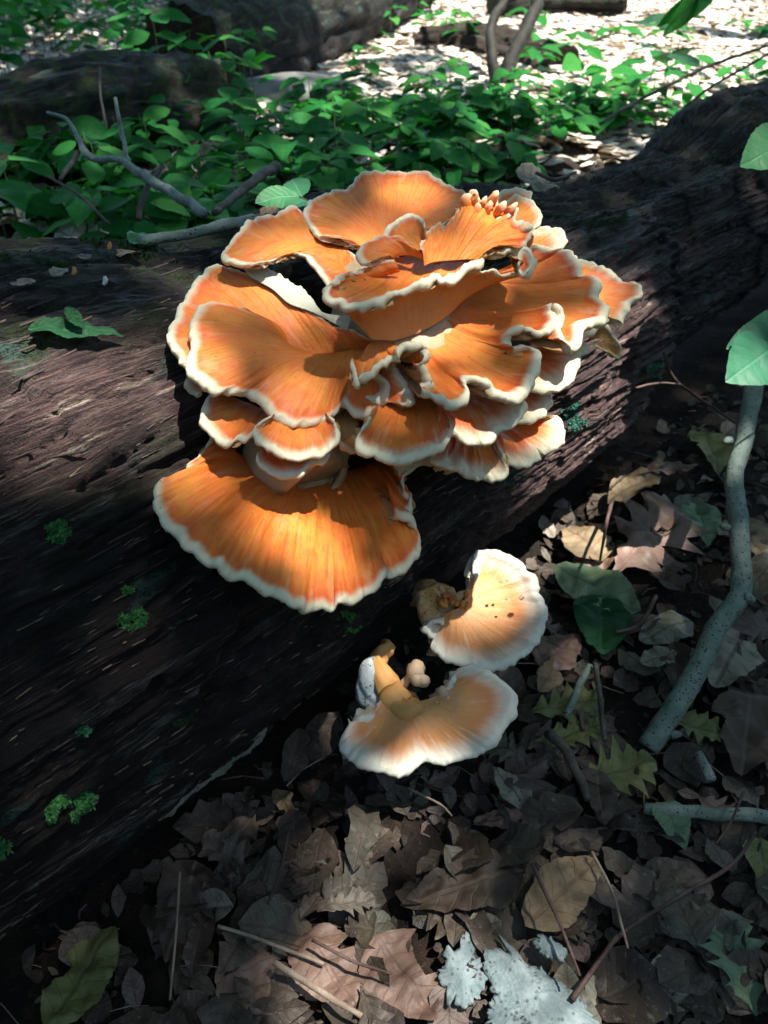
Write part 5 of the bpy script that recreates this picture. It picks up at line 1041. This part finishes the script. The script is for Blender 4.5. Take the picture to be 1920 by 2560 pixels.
# ------------------------------------------------------------------ unseen trees added to shade the place, gaps shaped into their crowns
s3 = np.array(SUN_TO); e1 = np.cross(s3, [0, 1, 0]); e1 /= np.linalg.norm(e1); e2 = np.cross(s3, e1)
def sp2(p): p = np.asarray(p, float); return np.stack([p@e1, p@e2], -1)
def gapw(px, py, where, r, o):
    if where == 'log': p = on_log(px, py)[0]
    elif where == 'g': p = hit_ground(px, py)
    else: p = at(px, py, where)
    return (*sp2(p), r, o)
GAPS = [gapw(*a) for a in [  # crown openings cut along the sun rays to place lit patches
    (50, 885, 'log', .042, 1), (160, 925, 'log', .034, 1), (30, 990, 'log', .040, 1), (180, 1010, 'log', .034, 1), (290, 1035, 'log', .022, 1), (385, 970, 'log', .020, .95), (395, 1080, 'log', .018, .9), (180, 1110, 'log', .026, .8), (0, 880, 'log', .04, 1),
    (1400, 1040, 'log', .065, 1), (1500, 930, 'log', .075, 1), (1590, 880, 'log', .065, 1), (1560, 1030, 'log', .065, 1), (1450, 1150, 'log', .065, 1), (1380, 1180, 'log', .065, 1), (1540, 1180, 'log', .04, .6),
    (700, 900, .74, .10, 0.54), (560, 850, .74, .08, 0.43), (850, 960, .74, .07, 0.61), (1000, 800, .76, .08, 0.61), (1150, 900, .74, .09, 0.61), (1300, 850, .78, .08, 0.54), (1100, 640, .76, .08, 0.61), (950, 500, .86, .07, 0.43), (1240, 560, .79, .07, 0.61), (650, 590, .82, .06, 0.36), (1450, 740, .84, .07, 0.58), (1390, 595, .86, .035, 0.72), (1490, 660, .87, .04, 0.72),
    (950, 1380, .72, .06, 0.65), (850, 1450, .70, .05, 0.58), (1000, 1100, .72, .06, 0.65), (600, 1350, .68, .07, 0.32), (1200, 1150, .79, .06, 0.65),
    (1300, 1450, .98, .05, 1), (1330, 1480, .98, .03, 1), (950, 1890, .90, .05, .95), (960, 1680, .94, .02, .9), (1040, 1690, .93, .015, .9), (1150, 1780, .9, .05, .45), (1200, 1600, .97, .05, .4), (1100, 1640, .97, .03, .7),
    (1560, 1400, 'g', .045, 1), (1480, 1420, 'g', .04, 1), (1620, 1370, 'g', .03, .8), (1840, 1330, 1.14, .03, .5), (1360, 1700, 'g', .035, .6),
    (780, 2150, 'g', .05, .6), (1000, 2130, 'g', .05, .6), (900, 2330, 'g', .06, .65), (1250, 2100, 'g', .05, .4), (900, 2500, 'g', .07, .8), (1080, 2490, 'g', .07, .8), (1300, 2500, 'g', .05, .72), (1400, 2560, 'g', .05, .7), (1420, 2270, 'g', .04, .5), (1560, 2480, 'g', .05, .35),
    (1330, 420, 'log', .045, .95), (1420, 400, 'log', .04, .9), (1280, 440, 'log', .03, .8), (690, 490, 1.02, .035, 1), (1900, 860, 1.14, .03, .5),
]]
G_BG = [gapw(*a) for a in [(300, 480, 'g', .5, .35), (700, 400, 'g', .6, .38), (1000, 400, 'g', .6, .42), (1250, 330, 'g', .5, .5), (900, 300, 'g', .5, .5), (1450, 300, 'g', .35, .8), (1850, 190, 'g', .6, 1), (1600, 170, 'g', .8, 1), (1250, 60, 'g', 1.0, 1), (800, 120, 'g', .5, .9), (1500, 110, 'g', .9, 1), (1700, 130, 'g', 1.0, 1), (1350, 80, 'g', .8, 1), (1150, 60, 'g', .7, .9), (1000, 100, 'g', .55, .95), (880, 60, 'g', .6, .95), (1650, 220, 'g', .5, .95), (1850, 200, 'g', .7, 1), (1450, 210, 'g', .4, .9), (1250, 140, 'g', .35, .8), (930, 200, 'g', .25, .8), (870, 250, 'g', .15, .6), (1100, 230, 'g', .2, .7), (1750, 330, 'g', .25, .7), (1560, 290, 'g', .18, .7), (230, 95, 'g', .12, .7), (420, 150, 2.9, .12, .5), (1500, 20, 'g', 1.2, 1), (1550, 70, 'g', .9, 1), (1000, 20, 'g', .8, .7)]]
def canopy():
    g = np.random.default_rng(99)
    CM = [leaf_mesh('crown_leaf', 'oval', M_CANOPY, .2, .1, 5, 1, 501, .01, .38), leaf_mesh('crown_leaf', 'ovate', M_CANOPY, .2, .1, 5, 1, 502, .01, .42)]
    def fill(name, N, q0, q1, hz, size, gaps, seed, pad, parent):
        g = np.random.default_rng(seed); q = np.stack([g.uniform(q0[0], q1[0], N), g.uniform(q0[1], q1[1], N)], -1); keep = np.ones(N, bool)
        om = np.zeros(N); rr_ = g.random(N)
        for (a, b, r, o) in gaps:
            d = np.hypot(q[:, 0]-a, q[:, 1]-b); om = np.maximum(om, np.where(d < r+pad, o, 0))
        keep = rr_ >= om
        q = q[keep]; h = g.uniform(*hz, len(q)); base = q[:, :1]*e1+q[:, 1:]*e2; t = (h-base[:, 2])/s3[2]; P = base+t[:, None]*s3
        return scatter_join(name, CM, P, rand_normals(g, len(P), .35), g.uniform(*size, len(P)), M_CANOPY, seed+1, parent=parent)
    t1 = empty('added_shade_tree', (-1.6, -1.4, 0), 'unseen tree added behind the camera, crown gaps shaped to light the log', 'tree')
    obj('trunk', tube_mesh('trunk', [(-1.6, -1.4, -.1), (-1.5, -1.2, 2), (-.5, -1.4, 4.5), (1.2, -.8, 6.6), (2.6, .2, 7.0)], [.16, .13, .10, .06, .03], M_TRUNK, 14, .1, 1, .08), t1)
    c = sp2((.35, .9, .3))
    fill('crown', 22000, c-np.array([1.5, 1.7]), c+np.array([1.6, 1.7]), (6.2, 7.8), (.05, .08), GAPS+G_BG, 601, .012, t1)
    t2 = empty('added_shade_tree', (4.6, 3.5, 0), 'unseen tree added outside the right edge, crown shaped to shade the background', 'tree')
    obj('trunk', tube_mesh('trunk', [(4.6, 3.5, -.1), (4.5, 3.6, 3), (3.9, 4.2, 6), (3, 5, 8)], [.2, .17, .12, .05], M_TRUNK, 14, .1, 2, .1), t2)
    def fill2():
        g = np.random.default_rng(701); N = 42000; c1 = sp2((0, 5, .3)); q = np.stack([g.uniform(c1[0]-7.5, c1[0]+7.5, N), g.uniform(c1[1]-7, c1[1]+7, N)], -1)
        cc = sp2((.35, .9, .3)); inside = (np.abs(q[:, 0]-cc[0]) < 1.45) & (np.abs(q[:, 1]-cc[1]) < 1.6); keep = ~inside
        om = np.zeros(N); rr_ = g.random(N)
        for (a, b, r, o) in G_BG:
            d = np.hypot(q[:, 0]-a, q[:, 1]-b); om = np.maximum(om, np.where(d < r+.06, o, 0))
        keep &= rr_ >= om
        q = q[keep]; h = g.uniform(7, 9.5, len(q)); base = q[:, :1]*e1+q[:, 1:]*e2; P = base+((h-base[:, 2])/s3[2])[:, None]*s3
        scatter_join('crown', CM, P, rand_normals(g, len(P), .35), g.uniform(.14, .22, len(P)), M_CANOPY, 702, parent=t2)
    fill2()
canopy()
# remove the template meshes that nothing uses
for me in list(bpy.data.meshes):
    if me.users == 0: bpy.data.meshes.remove(me)
